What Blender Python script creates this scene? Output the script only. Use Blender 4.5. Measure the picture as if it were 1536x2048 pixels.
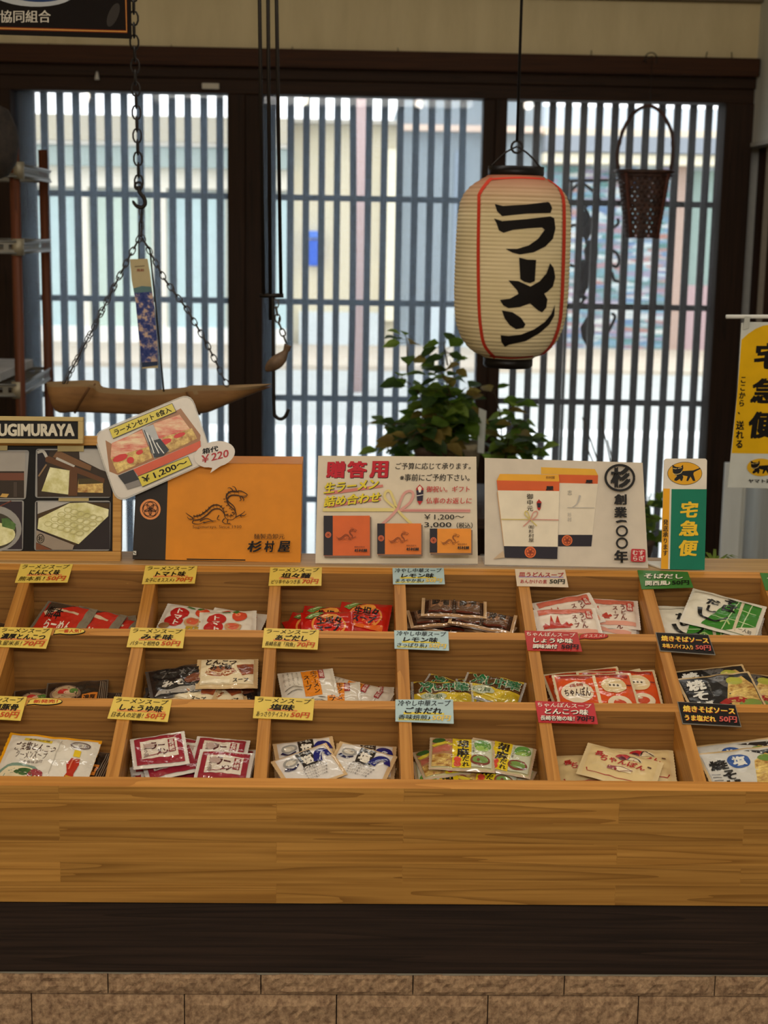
import bpy, bmesh, math, random
from mathutils import Vector, Matrix, noise
from mathutils.geometry import tessellate_polygon

for o in list(bpy.data.objects): bpy.data.objects.remove(o)
S = bpy.context.scene
COL = S.collection
R_ = math.radians
rnd = random.Random(7)

# ---------------------------------------------------------------- camera
F, W, H = 3000.0, 1536, 2048
PSI, PIT, ROL, CAMZ = R_(1.5), R_(10.75), R_(1.0), 1.45
CAM = Vector((0, 0, CAMZ))
fwd = Vector((math.sin(PSI)*math.cos(PIT), math.cos(PSI)*math.cos(PIT), -math.sin(PIT)))
r0 = Vector((math.cos(PSI), -math.sin(PSI), 0)); u0 = r0.cross(fwd)
RT = r0*math.cos(ROL) + u0*math.sin(ROL)
UP = u0*math.cos(ROL) - r0*math.sin(ROL)
cam = bpy.data.cameras.new('camera'); camo = bpy.data.objects.new('camera', cam); COL.objects.link(camo)
M = Matrix.Identity(4)
for i in range(3):
    M[i][0], M[i][1], M[i][2], M[i][3] = RT[i], UP[i], -fwd[i], CAM[i]
camo.matrix_world = M
cam.sensor_fit = 'VERTICAL'; cam.sensor_height = 24; cam.lens = 24*F/H
cam.clip_start = .05; cam.clip_end = 300
cam.dof.use_dof = True; cam.dof.focus_distance = 2.3; cam.dof.aperture_fstop = 4.8
S.camera = camo

# ---------------------------------------------------------------- view, world, lights
S.view_settings.view_transform = 'Standard'; S.view_settings.look = 'None'
S.view_settings.gamma = 1; S.view_settings.use_curve_mapping = False
S.view_settings.exposure = 0.0
wd = bpy.data.worlds.new('overcast_sky'); S.world = wd; wd.use_nodes = True
bg = wd.node_tree.nodes['Background']; bg.inputs[0].default_value = (.93, .97, 1, 1); bg.inputs[1].default_value = 3.0

def light(name, kind, loc, energy, color, size=.1, rot=(0, 0, 0), **kw):
    l = bpy.data.lights.new(name, kind); l.energy = energy; l.color = color
    if kind == 'AREA': l.shape = 'RECTANGLE'; l.size = size; l.size_y = kw.get('sy', size)
    else: l.shadow_soft_size = size
    if kind == 'SPOT': l.spot_size = kw.get('spot', R_(120)); l.spot_blend = .6
    o = bpy.data.objects.new(name, l); o.location = loc; o.rotation_euler = rot; COL.objects.link(o); return o
# unseen area lights added under the ceiling to fill the room
light('ceiling_fill', 'AREA', (-.3, -1.3, 2.5), 72, (1, .96, .88), 2.6, (R_(22), 0, 0), sy=.4)
light('ceiling_fill', 'AREA', (.1, 3.4, 2.55), 10, (1, .95, .85), 2.0, sy=.3)
LAMPX = (-1.7, -1.0, -.3, .45, 1.15)
LAMPY, LAMPZ = 1.26, 2.28
for lx in LAMPX:
    light('pendant_light', 'POINT', (lx, LAMPY, LAMPZ-.04), 5.5, (1, .88, .70), .03)

# ---------------------------------------------------------------- pixel <-> place helpers (photo measurements)
def ray(x, y): return fwd + RT*((x-W/2)/F) - UP*((y-H/2)/F)
def onp(x, y, p, n):
    d = ray(x, y); return CAM + d*((p-CAM).dot(n)/d.dot(n))
def atY(x, y, Y): return onp(x, y, Vector((0, Y, 0)), Vector((0, 1, 0)))
def atX(x, y, X): return onp(x, y, Vector((X, 0, 0)), Vector((1, 0, 0)))
def atZ(x, y, Z): return onp(x, y, Vector((0, 0, Z)), Vector((0, 0, 1)))

# ---------------------------------------------------------------- materials
MATS = {}
def lin(c):
    c = c/255.0
    return c/12.92 if c <= .04045 else ((c+.055)/1.055)**2.4
def rgb(c): return (lin(c[0]), lin(c[1]), lin(c[2]), 1)
def nt(name):
    m = bpy.data.materials.new(name); m.use_nodes = True
    t = m.node_tree; return m, t, t.nodes['Principled BSDF']
def nd(t, kind, **kw):
    n = t.nodes.new(kind)
    for k, v in kw.items():
        if k in n.inputs: n.inputs[k].default_value = v
        else: setattr(n, k, v)
    return n
def setp(b, rough, metal=0, spec=.5, coat=0):
    b.inputs['Roughness'].default_value = rough; b.inputs['Metallic'].default_value = metal
    b.inputs['Specular IOR Level'].default_value = spec; b.inputs['Coat Weight'].default_value = coat
def ramp(t, cols, fac):
    r = nd(t, 'ShaderNodeValToRGB'); e = r.color_ramp.elements
    for i, (p, c) in enumerate(cols):
        el = e[i] if i < 2 else e.new(p)
        el.position = p; el.color = rgb(c)
    t.links.new(fac, r.inputs[0]); return r.outputs[0]
def bump(t, b, h, s, d=.002):
    n = nd(t, 'ShaderNodeBump', Strength=s, Distance=d); t.links.new(h, n.inputs['Height']); t.links.new(n.outputs[0], b.inputs['Normal'])
def plain(c, rough=.5, metal=0, var=.02, scale=40, spec=.5, coat=0, bmp=0):
    if rough < .25 and not metal and not coat: coat = .5
    key = ('p', tuple(c), rough, metal, coat, bmp)
    if key in MATS: return MATS[key]
    m, t, b = nt('paint'); setp(b, rough, metal, spec if rough < .33 or metal else .18, coat)
    tc = nd(t, 'ShaderNodeTexCoord'); n = nd(t, 'ShaderNodeTexNoise', Scale=scale, Detail=2)
    t.links.new(tc.outputs['Object'], n.inputs['Vector'])
    t.links.new(ramp(t, [(.3, [max(0, v*(1-var)) for v in c]), (.7, [min(255, v*(1+var)) for v in c])], n.outputs[0]), b.inputs['Base Color'])
    if bmp: bump(t, b, n.outputs[0], bmp)
    MATS[key] = m; return m
def mottled(c1, c2, scale, rough=.6, stretch=(1, 1, 1), c3=None, bmp=0, detail=6, key=None, lo=.35, hi=.65):
    key = ('m', tuple(c1), tuple(c2), scale, stretch)
    if key in MATS: return MATS[key]
    m, t, b = nt('mottled'); setp(b, rough)
    tc = nd(t, 'ShaderNodeTexCoord'); mp = nd(t, 'ShaderNodeMapping'); mp.inputs['Scale'].default_value = stretch
    n = nd(t, 'ShaderNodeTexNoise', Scale=scale, Detail=detail, Roughness=.65)
    t.links.new(tc.outputs['Object'], mp.inputs[0]); t.links.new(mp.outputs[0], n.inputs['Vector'])
    cols = [(lo, c1), (hi, c2)] + ([(.5, c3)] if c3 else [])
    t.links.new(ramp(t, cols, n.outputs[0]), b.inputs['Base Color'])
    if bmp: bump(t, b, n.outputs[0], bmp, .004)
    MATS[key] = m; return m
def wood(name, c1, c2, dark, axis=0, lam=None, rough=.42, grain=1.0, tilt=0.0):
    """straight-grained timber: grain along the axis, optional finger-jointed strips lam=(length, height)"""
    if name in MATS: return MATS[name]
    m, t, b = nt(name); setp(b, rough, spec=.2)
    tc = nd(t, 'ShaderNodeTexCoord'); vec = tc.outputs['Object']
    tint = None
    if tilt:
        m0 = nd(t, 'ShaderNodeMapping'); m0.inputs['Rotation'].default_value = (-tilt, 0, 0); t.links.new(vec, m0.inputs[0]); vec = m0.outputs[0]
    if lam:
        sp = nd(t, 'ShaderNodeSeparateXYZ'); cb = nd(t, 'ShaderNodeCombineXYZ'); t.links.new(vec, sp.inputs[0])
        t.links.new(sp.outputs[0], cb.inputs[0]); t.links.new(sp.outputs[2], cb.inputs[1])
        br = nd(t, 'ShaderNodeTexBrick'); br.offset = .37
        br.inputs['Color1'].default_value = (0, 0, 0, 1); br.inputs['Color2'].default_value = (1, 1, 1, 1)
        br.inputs['Scale'].default_value = 1; br.inputs['Mortar Size'].default_value = .0003
        br.inputs['Mortar'].default_value = (.2, .2, .2, 1)
        br.inputs['Brick Width'].default_value = lam[0]; br.inputs['Row Height'].default_value = lam[1]
        t.links.new(cb.outputs[0], br.inputs['Vector']); tint = br.outputs[0]
        sc = nd(t, 'ShaderNodeVectorMath', operation='SCALE'); sc.inputs['Scale'].default_value = 7.3
        t.links.new(tint, sc.inputs[0])
        ad = nd(t, 'ShaderNodeVectorMath', operation='ADD'); t.links.new(vec, ad.inputs[0]); t.links.new(sc.outputs[0], ad.inputs[1]); vec = ad.outputs[0]
    mp = nd(t, 'ShaderNodeMapping'); s = [34.0*grain]*3; s[axis] = .7; mp.inputs['Scale'].default_value = s
    n1 = nd(t, 'ShaderNodeTexNoise', Scale=1.15, Detail=1.6, Roughness=.4, Distortion=.12)
    t.links.new(vec, mp.inputs[0]); t.links.new(mp.outputs[0], n1.inputs['Vector'])
    rings = nd(t, 'ShaderNodeMath', operation='MULTIPLY'); rings.inputs[1].default_value = 8.5; t.links.new(n1.outputs[0], rings.inputs[0])
    fr = nd(t, 'ShaderNodeMath', operation='FRACT'); t.links.new(rings.outputs[0], fr.inputs[0])
    mp2 = nd(t, 'ShaderNodeMapping'); s = [160.0]*3; s[axis] = 4; mp2.inputs['Scale'].default_value = s
    n2 = nd(t, 'ShaderNodeTexNoise', Scale=1.2, Detail=2); t.links.new(vec, mp2.inputs[0]); t.links.new(mp2.outputs[0], n2.inputs['Vector'])
    base = ramp(t, [(.3, c1), (.7, c2)], n2.outputs[0])
    line = nd(t, 'ShaderNodeMapRange'); line.inputs[1].default_value = .62; line.inputs[2].default_value = 1.0; line.inputs[4].default_value = .62
    t.links.new(fr.outputs[0], line.inputs[0])
    mx = nd(t, 'ShaderNodeMix', data_type='RGBA'); mx.inputs[7].default_value = rgb(dark)
    t.links.new(line.outputs[0], mx.inputs[0]); t.links.new(base, mx.inputs[6]); out = mx.outputs[2]
    if tint:
        tr = ramp(t, [(0, (226, 224, 220)), (1, (255, 252, 246))], tint)
        ml = nd(t, 'ShaderNodeMix', data_type='RGBA', blend_type='MULTIPLY'); ml.inputs[0].default_value = 1
        t.links.new(out, ml.inputs[6]); t.links.new(tr, ml.inputs[7]); out = ml.outputs[2]
    t.links.new(out, b.inputs['Base Color'])
    bump(t, b, n2.outputs[0], .12, .001)
    MATS[name] = m; return m
def glass_dirty(name, fac, tint):
    m = bpy.data.materials.new(name); m.use_nodes = True; t = m.node_tree; t.nodes.clear()
    out = nd(t, 'ShaderNodeOutputMaterial'); tr = nd(t, 'ShaderNodeBsdfTransparent'); tl = nd(t, 'ShaderNodeBsdfTranslucent'); tl.inputs[0].default_value = rgb(tint)
    gl = nd(t, 'ShaderNodeBsdfGlossy'); gl.inputs['Roughness'].default_value = .02
    tc = nd(t, 'ShaderNodeTexCoord'); n = nd(t, 'ShaderNodeTexNoise', Scale=1.6, Detail=8, Roughness=.7); t.links.new(tc.outputs['Object'], n.inputs['Vector'])
    mr = nd(t, 'ShaderNodeMapRange'); mr.inputs[1].default_value = .35; mr.inputs[2].default_value = .75; mr.inputs[3].default_value = fac*.7; mr.inputs[4].default_value = fac*1.4
    t.links.new(n.outputs[0], mr.inputs[0])
    m1 = nd(t, 'ShaderNodeMixShader'); t.links.new(mr.outputs[0], m1.inputs[0]); t.links.new(tr.outputs[0], m1.inputs[1]); t.links.new(tl.outputs[0], m1.inputs[2])
    lw = nd(t, 'ShaderNodeFresnel'); lw.inputs[0].default_value = 1.25
    m2 = nd(t, 'ShaderNodeMixShader'); t.links.new(lw.outputs[0], m2.inputs[0]); t.links.new(m1.outputs[0], m2.inputs[1]); t.links.new(gl.outputs[0], m2.inputs[2])
    t.links.new(m2.outputs[0], out.inputs[0]); return m
def clear_sheet(name, fac=.16):
    if name in MATS: return MATS[name]
    m = bpy.data.materials.new(name); m.use_nodes = True; t = m.node_tree; t.nodes.clear()
    out = nd(t, 'ShaderNodeOutputMaterial'); tr = nd(t, 'ShaderNodeBsdfTransparent'); gl = nd(t, 'ShaderNodeBsdfPrincipled'); gl.inputs['Base Color'].default_value = (.75, .72, .66, 1); gl.inputs['Roughness'].default_value = .15
    n = nd(t, 'ShaderNodeTexNoise', Scale=30); mr = nd(t, 'ShaderNodeMapRange'); mr.inputs[3].default_value = fac*.6; mr.inputs[4].default_value = fac*1.5
    t.links.new(n.outputs[0], mr.inputs[0]); mx = nd(t, 'ShaderNodeMixShader'); t.links.new(mr.outputs[0], mx.inputs[0]); t.links.new(tr.outputs[0], mx.inputs[1]); t.links.new(gl.outputs[0], mx.inputs[2])
    t.links.new(mx.outputs[0], out.inputs[0]); MATS[name] = m; return m
def emitter(name, c, s):
    m = bpy.data.materials.new(name); m.use_nodes = True; b = m.node_tree.nodes['Principled BSDF']
    b.inputs['Emission Color'].default_value = rgb(c); b.inputs['Emission Strength'].default_value = s; return m

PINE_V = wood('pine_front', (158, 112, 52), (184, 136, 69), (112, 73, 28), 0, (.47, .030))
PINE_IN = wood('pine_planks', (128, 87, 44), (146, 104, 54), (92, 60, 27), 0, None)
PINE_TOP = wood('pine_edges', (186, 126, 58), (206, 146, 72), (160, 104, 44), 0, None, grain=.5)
PINE_Y = wood('pine_partitions', (176, 118, 52), (198, 140, 70), (150, 98, 42), 1, None, grain=.6, tilt=R_(22.7))
LEDGE = wood('ledge_board', (176, 142, 98), (196, 162, 116), (150, 116, 76), 0, None, grain=.5)
DARKW = wood('dark_beam', (36, 26, 21), (52, 38, 30), (24, 17, 13), 0, None, rough=.55)
BROWN = wood('brown_beam', (58, 32, 16), (72, 42, 22), (40, 22, 10), 0, None, rough=.65)
FRAME = wood('frame_wood', (46, 29, 18), (58, 38, 24), (28, 18, 12), 0, None, rough=.65)
FRAMEV = wood('frame_wood_upright', (42, 27, 17), (54, 35, 22), (26, 17, 11), 2, None, rough=.65)
SLAT = wood('weathered_slat', (56, 52, 50), (74, 70, 66), (40, 36, 34), 2, None, rough=.8)
TANW = wood('tan_frame', (178, 130, 66), (198, 150, 84), (150, 104, 48), 0, None)
PLASTER = mottled((212, 194, 152), (226, 208, 166), 3.0, .9, (3, 3, .6))
WHITEW = mottled((206, 206, 198), (226, 226, 218), 4.0, .7, (3, 3, .4))
STONE = mottled((104, 76, 54), (178, 146, 112), 130, .9, (1, 1, .8), bmp=.6, lo=.3, hi=.7)
IRON = plain((38, 32, 28), .5, .6)
BLACKP = plain((22, 19, 17), .45)
STEEL = plain((118, 116, 110), .4, .7)
BAMBOO = mottled((120, 84, 48), (150, 108, 64), 6, .5, (1, 8, 8))
NOODLE = mottled((150, 96, 34), (236, 206, 120), 90, .4, (1, 2.2, 1))
NOODLEP = mottled((196, 190, 120), (238, 234, 190), 60, .5, (1, 1.6, 1))
SHRIMP = mottled((205, 40, 40), (236, 210, 170), 46, .4, (.5, .5, 2))

# ---------------------------------------------------------------- mesh building
class MB:
    def __init__(s): s.v = []; s.f = []; s.m = []; s.sm = []
    def add(s, vs, fs, mat, smooth=False):
        k = len(s.v); s.v += [Vector(v) for v in vs]
        for f in fs: s.f.append([i+k for i in f]); s.m.append(mat); s.sm.append(smooth)
        return s
    def box(s, a, b, mat):
        x0, y0, z0 = [min(a[i], b[i]) for i in range(3)]; x1, y1, z1 = [max(a[i], b[i]) for i in range(3)]
        return s.add([(x0,y0,z0),(x1,y0,z0),(x1,y1,z0),(x0,y1,z0),(x0,y0,z1),(x1,y0,z1),(x1,y1,z1),(x0,y1,z1)],
                     [(0,3,2,1),(4,5,6,7),(0,1,5,4),(1,2,6,5),(2,3,7,6),(3,0,4,7)], mat)
    def prism(s, pts, d, mat, side=None):
        """solid from a planar outline pts (3D) pushed along d"""
        pts = [Vector(p) for p in pts]; d = Vector(d); n = len(pts); tri = tessellate_polygon([pts])
        nn = Vector((0,0,0))
        for i in range(n): nn += pts[i].cross(pts[(i+1) % n])
        if nn.dot(d) > 0: pts = pts[::-1]; tri = [tuple(n-1-i for i in t) for t in tri]; nn = -nn
        fl = lambda t, g: list(t) if (pts[t[1]]-pts[t[0]]).cross(pts[t[2]]-pts[t[0]]).dot(nn)*g > 0 else list(t)[::-1]
        s.add(pts+[p+d for p in pts], [fl(t, 1) for t in tri]+[[i+n for i in fl(t, -1)] for t in tri]+[(j, i, i+n, j+n) for i in range(n) for j in [(i+1) % n]], mat)
        return s
    def tube(s, pts, r, mat, seg=8, cap=True, closed=False):
        pts = [Vector(p) for p in pts]; n = len(pts); rr = r if isinstance(r, (list, tuple)) else [r]*n
        vs = []; fs = []; prev = None
        for i, p in enumerate(pts):
            a = pts[i-1] if (i > 0 or closed) else p; b = pts[(i+1) % n] if (i < n-1 or closed) else p
            t = (b-a).normalized()
            if prev is None:
                ref = Vector((0,0,1)) if abs(t.z) < .9 else Vector((1,0,0)); u = t.cross(ref).normalized()
            else:
                u = prev - t*prev.dot(t); u = u.normalized() if u.length > 1e-6 else t.orthogonal().normalized()
            prev = u; w = t.cross(u)
            for k in range(seg):
                an = 2*math.pi*k/seg; vs.append(p + (u*math.cos(an)+w*math.sin(an))*rr[i])
        for i in range(n if closed else n-1):
            for k in range(seg):
                k2 = (k+1) % seg; j = (i+1) % n
                fs.append((i*seg+k, i*seg+k2, j*seg+k2, j*seg+k))
        if cap and not closed: fs.append(tuple(range(seg))[::-1]); fs.append(tuple((n-1)*seg+k for k in range(seg)))
        return s.add(vs, fs, mat, True)
    def lathe(s, prof, o, mat, seg=32, ax=Vector((0,0,1)), cap0=False, cap1=False):
        """prof = [(radius, height)] about axis ax from o"""
        ax = Vector(ax).normalized(); u = Vector((1,0,0)); u = (u-ax*u.dot(ax)).normalized(); w = ax.cross(u); o = Vector(o)
        vs = [o+ax*h+(u*math.cos(2*math.pi*k/seg)+w*math.sin(2*math.pi*k/seg))*r for r, h in prof for k in range(seg)]
        fs = [(i*seg+k, i*seg+(k+1) % seg, (i+1)*seg+(k+1) % seg, (i+1)*seg+k) for i in range(len(prof)-1) for k in range(seg)]
        s.add(vs, fs, mat, True)
        if cap0: s.add(vs[:seg], [tuple(range(seg))[::-1]], mat)
        if cap1: s.add(vs[-seg:], [tuple(range(seg))], mat)
        return s
    def build(s, name, parent=None, bevel=0, origin=None, data=False):
        off = Vector(origin) if origin is not None else Vector((0,0,0))
        q = parent
        while q is not None: off = off+q.location; q = q.parent
        me = bpy.data.meshes.new(name); me.from_pydata([v-off for v in s.v], [], s.f)
        mats = []
        for m in s.m:
            if m not in mats: mats.append(m)
        for m in mats: me.materials.append(m)
        ix = {m: i for i, m in enumerate(mats)}
        me.polygons.foreach_set('material_index', [ix[m] for m in s.m]); me.polygons.foreach_set('use_smooth', s.sm)
        me.update()
        if data: return me
        o = bpy.data.objects.new(name, me); COL.objects.link(o)
        if parent is not None: o.parent = parent
        elif origin is not None: o.location = off
        if bevel:
            b = o.modifiers.new('bevel', 'BEVEL'); b.width = bevel; b.segments = 2; b.limit_method = 'ANGLE'; b.angle_limit = R_(40)
        return o
def tag(o, label=None, cat=None, group=None, kind=None):
    if label: o['label'] = label
    if cat: o['category'] = cat
    if group: o['group'] = group
    if kind: o['kind'] = kind
    return o
def thing(name, label, cat, loc, group=None):
    o = bpy.data.objects.new(name, None); o.empty_display_size = .05; COL.objects.link(o); o.location = Vector(loc)
    return tag(o, label, cat, group)
def struct(o, label=None): return tag(o, label, None, None, 'structure')

# ---------------------------------------------------------------- lettering and printing
_TX = {}
def text_mesh(s, bold=0.0, shear=0.0, box=True):
    k = (s, bold, shear, box)
    if k in _TX: return _TX[k]
    c = bpy.data.curves.new('t', 'FONT'); c.body = s; c.size = 1; c.shear = shear; c.resolution_u = 2
    o = bpy.data.objects.new('t', c); COL.objects.link(o)
    me = bpy.data.meshes.new_from_object(o.evaluated_get(bpy.context.evaluated_depsgraph_get()))
    v = [(p.co.x, p.co.y) for p in me.vertices]; f = [tuple(p.vertices) for p in me.polygons]
    bold = min(bold, .06)
    if bold > .006:      # heavier strokes: the same outline laid down again, slightly shifted
        sh = [(-bold, 0), (bold, 0)] if bold < .02 else [(0, 0), (-bold, -bold*.6), (bold, -bold*.6), (-bold, bold*.6), (bold, bold*.6)]
        n0 = len(v); v, f = [(x+a, y+b) for a, b in sh for x, y in v], [[tuple(i+n0*k for i in q) for q in f] for k in range(len(sh))]
    bpy.data.objects.remove(o); bpy.data.curves.remove(c); bpy.data.meshes.remove(me)
    if box and v:
        x0 = min(p[0] for p in v); x1 = max(p[0] for p in v); y0 = min(p[1] for p in v); y1 = max(p[1] for p in v)
        v = [((x-x0)/max(1e-6, x1-x0), (y-y0)/max(1e-6, y1-y0)) for x, y in v]
    elif v: v = [(x, y+.12) for x, y in v]
    _TX[k] = (v, f); return v, f
class Print:
    """ink laid on a surface: fn(x, y, lift) -> 3D; every element gets a slightly higher lift"""
    def __init__(s, mb, fn, xf=None, down=True, step=.00012, start=.0003, maxlen=None, rough=.45):
        s.mb = mb; s.fn = fn; s.xf = xf or (lambda x, y: (x, y)); s.l = start; s.st = step; s.down = down; s.ml = maxlen; s.rough = rough; s.n = None
    def mat(s, c): return c if not isinstance(c, (tuple, list)) else plain(c, s.rough)
    def tris(s, p2, fs, c, dl=None):
        s.l += s.st if dl is None else dl; m = s.mat(c)
        P = [tuple(p) for p in p2]; T = []
        for f in fs:
            for i in range(1, len(f)-1): T.append((f[0], f[i], f[i+1]))
        if s.ml:
            out = []; st = list(T)
            while st:
                a, b, c_ = st.pop()
                e = [((P[a][0]-P[b][0])**2+(P[a][1]-P[b][1])**2, a, b, c_), ((P[b][0]-P[c_][0])**2+(P[b][1]-P[c_][1])**2, b, c_, a), ((P[c_][0]-P[a][0])**2+(P[c_][1]-P[a][1])**2, c_, a, b)]
                L, i, j, k = max(e)
                if L > s.ml**2:
                    P.append(((P[i][0]+P[j][0])/2, (P[i][1]+P[j][1])/2)); q = len(P)-1
                    st += [(i, q, k), (q, j, k)]
                else: out.append((a, b, c_))
            T = out
        V = [s.fn(*s.xf(x, y), s.l) for x, y in P]
        n = s.fn(*s.xf(*P[0]), s.l+.01) - s.fn(*s.xf(*P[0]), s.l)
        T = [t if (V[t[1]]-V[t[0]]).cross(V[t[2]]-V[t[0]]).dot(n) >= 0 else t[::-1] for t in T]
        s.mb.add(V, T, m, True); return s
    def poly(s, p, c): return s.tris(p, tessellate_polygon([[Vector((x, y, 0)) for x, y in p]]), c)
    def rect(s, x0, y0, x1, y1, c): return s.poly([(x0,y0),(x1,y0),(x1,y1),(x0,y1)], c)
    def ell(s, cx, cy, rx, ry, c, n=28, a0=0, a1=360, rot=0):
        cr, sr = math.cos(R_(rot)), math.sin(R_(rot)); p = []
        full = a1-a0 >= 360
        for i in range(n + (0 if full else 1)):
            a = R_(a0+(a1-a0)*i/n); x, y = rx*math.cos(a), ry*math.sin(a); p.append((cx+x*cr-y*sr, cy+x*sr+y*cr))
        return s.poly(p, c)
    def ring(s, cx, cy, rx, ry, w, c, n=32):
        return s.line([(cx+rx*math.cos(2*math.pi*i/n), cy+ry*math.sin(2*math.pi*i/n)) for i in range(n+1)], w, c, smooth=0)
    def line(s, pts, w, c, w1=None, smooth=5):
        pts = [Vector((p[0], p[1])) for p in pts]
        if smooth and len(pts) > 2:
            q = []
            for i in range(len(pts)-1):
                a, b, c2, d = pts[max(i-1, 0)], pts[i], pts[i+1], pts[min(i+2, len(pts)-1)]
                for k in range(smooth):
                    t = k/smooth; q.append(.5*((2*b)+(c2-a)*t+(2*a-5*b+4*c2-d)*t*t+(3*b-a-3*c2+d)*t**3))
            pts = q+[pts[-1]]
        n = len(pts); L = []; Rr = []
        for i in range(n):
            t = (pts[min(i+1, n-1)]-pts[max(i-1, 0)]); t = t.normalized() if t.length > 0 else Vector((1, 0)); nn = Vector((-t.y, t.x))
            if callable(w): h = w(i/(n-1))/2
            else: h = (w+(w1-w)*i/(n-1) if w1 is not None else w)/2
            L.append(pts[i]+nn*h); Rr.append(pts[i]-nn*h)
        return s.tris(L+Rr, [(i, i+1, n+i+1, n+i) for i in range(n-1)], c)
    def text(s, x0, y0, x1, y1, t, c, bold=.012, shear=0.0, rise=0.0):
        """t fitted to the box; rise lifts the right end (same units as y, towards the top)"""
        v, f = text_mesh(t, bold, shear); g = -1 if s.down else 1
        P = [(x0+a*(x1-x0), (y1 if s.down else y0)+g*b*abs(y1-y0)+g*rise*a) for a, b in v]
        return s.layers(P, f, c)
    def layers(s, P, f, c):
        """the shifted strokes of heavy lettering each lie a hair above the last"""
        s.l += s.st
        for g in s.split(f): s.tris(*s.pick(P, g), c, 2.5e-5)
        return s
    def split(s, f):
        return [q for q in f] if f and isinstance(f[0], list) else [f]
    def pick(s, P, g):
        ix = sorted({i for q in g for i in q}); k = {a: b for b, a in enumerate(ix)}
        return [P[i] for i in ix], [tuple(k[i] for i in q) for q in g]
    def vtext(s, x0, y0, x1, y1, t, c, bold=.012, slant=0.0):
        """one character under another; slant shifts the foot sideways"""
        n = len(t); ch = (y1-y0)/n
        allp = []; allf = []
        for i, g in enumerate(t):
            v, f = text_mesh(g, bold, 0, False)
            if g in 'ー～（）': v = [(1-b, 1-a) if False else (b, 1-a) for a, b in v]
            k = len(allp)
            for a, b in v:
                yy = y0+ch*(i+1)-b*ch if s.down else y1-ch*(i+1)+b*ch
                allp.append((x0+a*(x1-x0)+slant*((yy-y0)/(y1-y0)), yy))
            for j, lay in enumerate(s.split(f)):
                if len(allf) <= j: allf.append([])
                allf[j] += [tuple(q+k for q in ff) for ff in lay]
        return s.layers(allp, allf, c)
def crop(ox, oy, sc): return lambda x, y: (ox+x/sc, oy+y/sc)
def plane_fn(p, n):
    p = Vector(p); n = Vector(n).normalized()
    return lambda x, y, l=0: onp(x, y, p, n) + n*l
def quad_fn(q, p, n):
    """unit square (0..1, y down) -> pixel quad TL TR BR BL on the plane"""
    f = plane_fn(p, n)
    def g(u, v, l=0):
        x = (q[0][0]*(1-u)+q[1][0]*u)*(1-v)+(q[3][0]*(1-u)+q[2][0]*u)*v
        y = (q[0][1]*(1-u)+q[1][1]*u)*(1-v)+(q[3][1]*(1-u)+q[2][1]*u)*v
        return f(x, y, l)
    return g
def round_poly(p, r, k=5):
    out = []; n = len(p)
    for i in range(n):
        a, b, c = Vector(p[i-1]), Vector(p[i]), Vector(p[(i+1) % n])
        d1 = (a-b).normalized(); d2 = (c-b).normalized()
        for j in range(k+1):
            t = j/k; q = (b+d1*r)*(1-t)**2 + b*2*t*(1-t) + (b+d2*r)*t*t; out.append((q.x, q.y))
    return out

# ================================================================ THE ROOM
WX, LX, BY, CZ = 1.46, -2.4, 5.6, 2.62
def sbox(name, a, b, mat, bev=0, parent=None):
    o = MB().box(a, b, mat).build(name, parent, bev)
    return struct(o) if parent is None else o
sbox('floor', (LX, -3, -.1), (WX, BY+.2, 0), mottled((70, 62, 54), (96, 86, 74), 5, .6))
sbox('ceiling', (LX-.1, -3, CZ), (WX+.1, BY+.2, CZ+.1), plain((196, 184, 160), .9))
sbox('wall_front', (LX, -3.1, 0), (WX, -3, CZ), PLASTER)
sbox('wall_left', (LX-.1, -3, 0), (LX, BY+.2, CZ), PLASTER)
sbox('wall_back', (LX, BY-.03, 2.0), (WX, BY+.17, CZ), PLASTER)
sbox('trim_1', (LX, BY-.09, 2.0), (WX-.004, BY-.031, 2.063), BROWN, .004)       # long beam
sbox('trim_2', (LX, BY-.04, 1.962), (WX, BY+.1, 1.9995), FRAME, .003)            # head rail of the sliding doors
sbox('trim_3', (LX, BY-.02, 1.912), (WX, BY+.1, 1.9615), FRAME, .002)
sbox('trim_4', (LX, BY-.075, 2.256), (WX, BY-.031, 2.29), plain((120, 108, 88), .8), .004)   # moulding near the ceiling
sbox('trim_5', (1.357, BY-.03, 0), (WX, BY+.1, 1.912), FRAMEV, .003)             # right jamb
sbox('trim_6', (LX, BY-.03, 0), (-1.215, BY+.1, 1.912), FRAMEV, .003)            # left jamb and dark boarding
sbox('trim_7', (-1.215, BY-.03, 0), (WX, BY+.1, .05), FRAME, .003)               # sill

# right wall with a brown panelled door set into it
ya = atX(1490, 290, WX).y; zt = atX(1490, 289, WX).z; zb = atX(1456, 925, WX).z; yb = ya-.92
wr = MB()
wr.box((WX, ya, 0), (WX+.1, BY+.2, CZ), WHITEW).box((WX, -3, 0), (WX+.1, yb, CZ), WHITEW)
wr.box((WX, yb, zt), (WX+.1, ya, CZ), WHITEW).box((WX, yb, 0), (WX+.1, ya, zb), WHITEW)
struct(wr.build('wall_right'))
d1 = thing('door_1', None, None, (WX, (ya+yb)/2, zb)); struct(d1, 'brown timber hatch with white trim set in the right wall')
MB().box((WX+.05, yb, zb), (WX+.07, ya, zt), BROWN).build('panel', d1)
m = MB()
for a, b in (((WX-.006, ya-.012, zb), (WX+.05, ya, zt)), ((WX-.006, yb, zb), (WX+.05, yb+.02, zt)), ((WX-.006, yb, zt-.014), (WX+.05, ya, zt)), ((WX-.006, yb, zb), (WX+.05, ya, zb+.014))): m.box(a, b, plain((196, 194, 188), .5))
m.build('trim_frame', d1)
MB().box((WX+.03, ya-.20, zb), (WX+.05, ya-.19, zt), plain((150, 140, 126), .5)).build('bead', d1)

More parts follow.
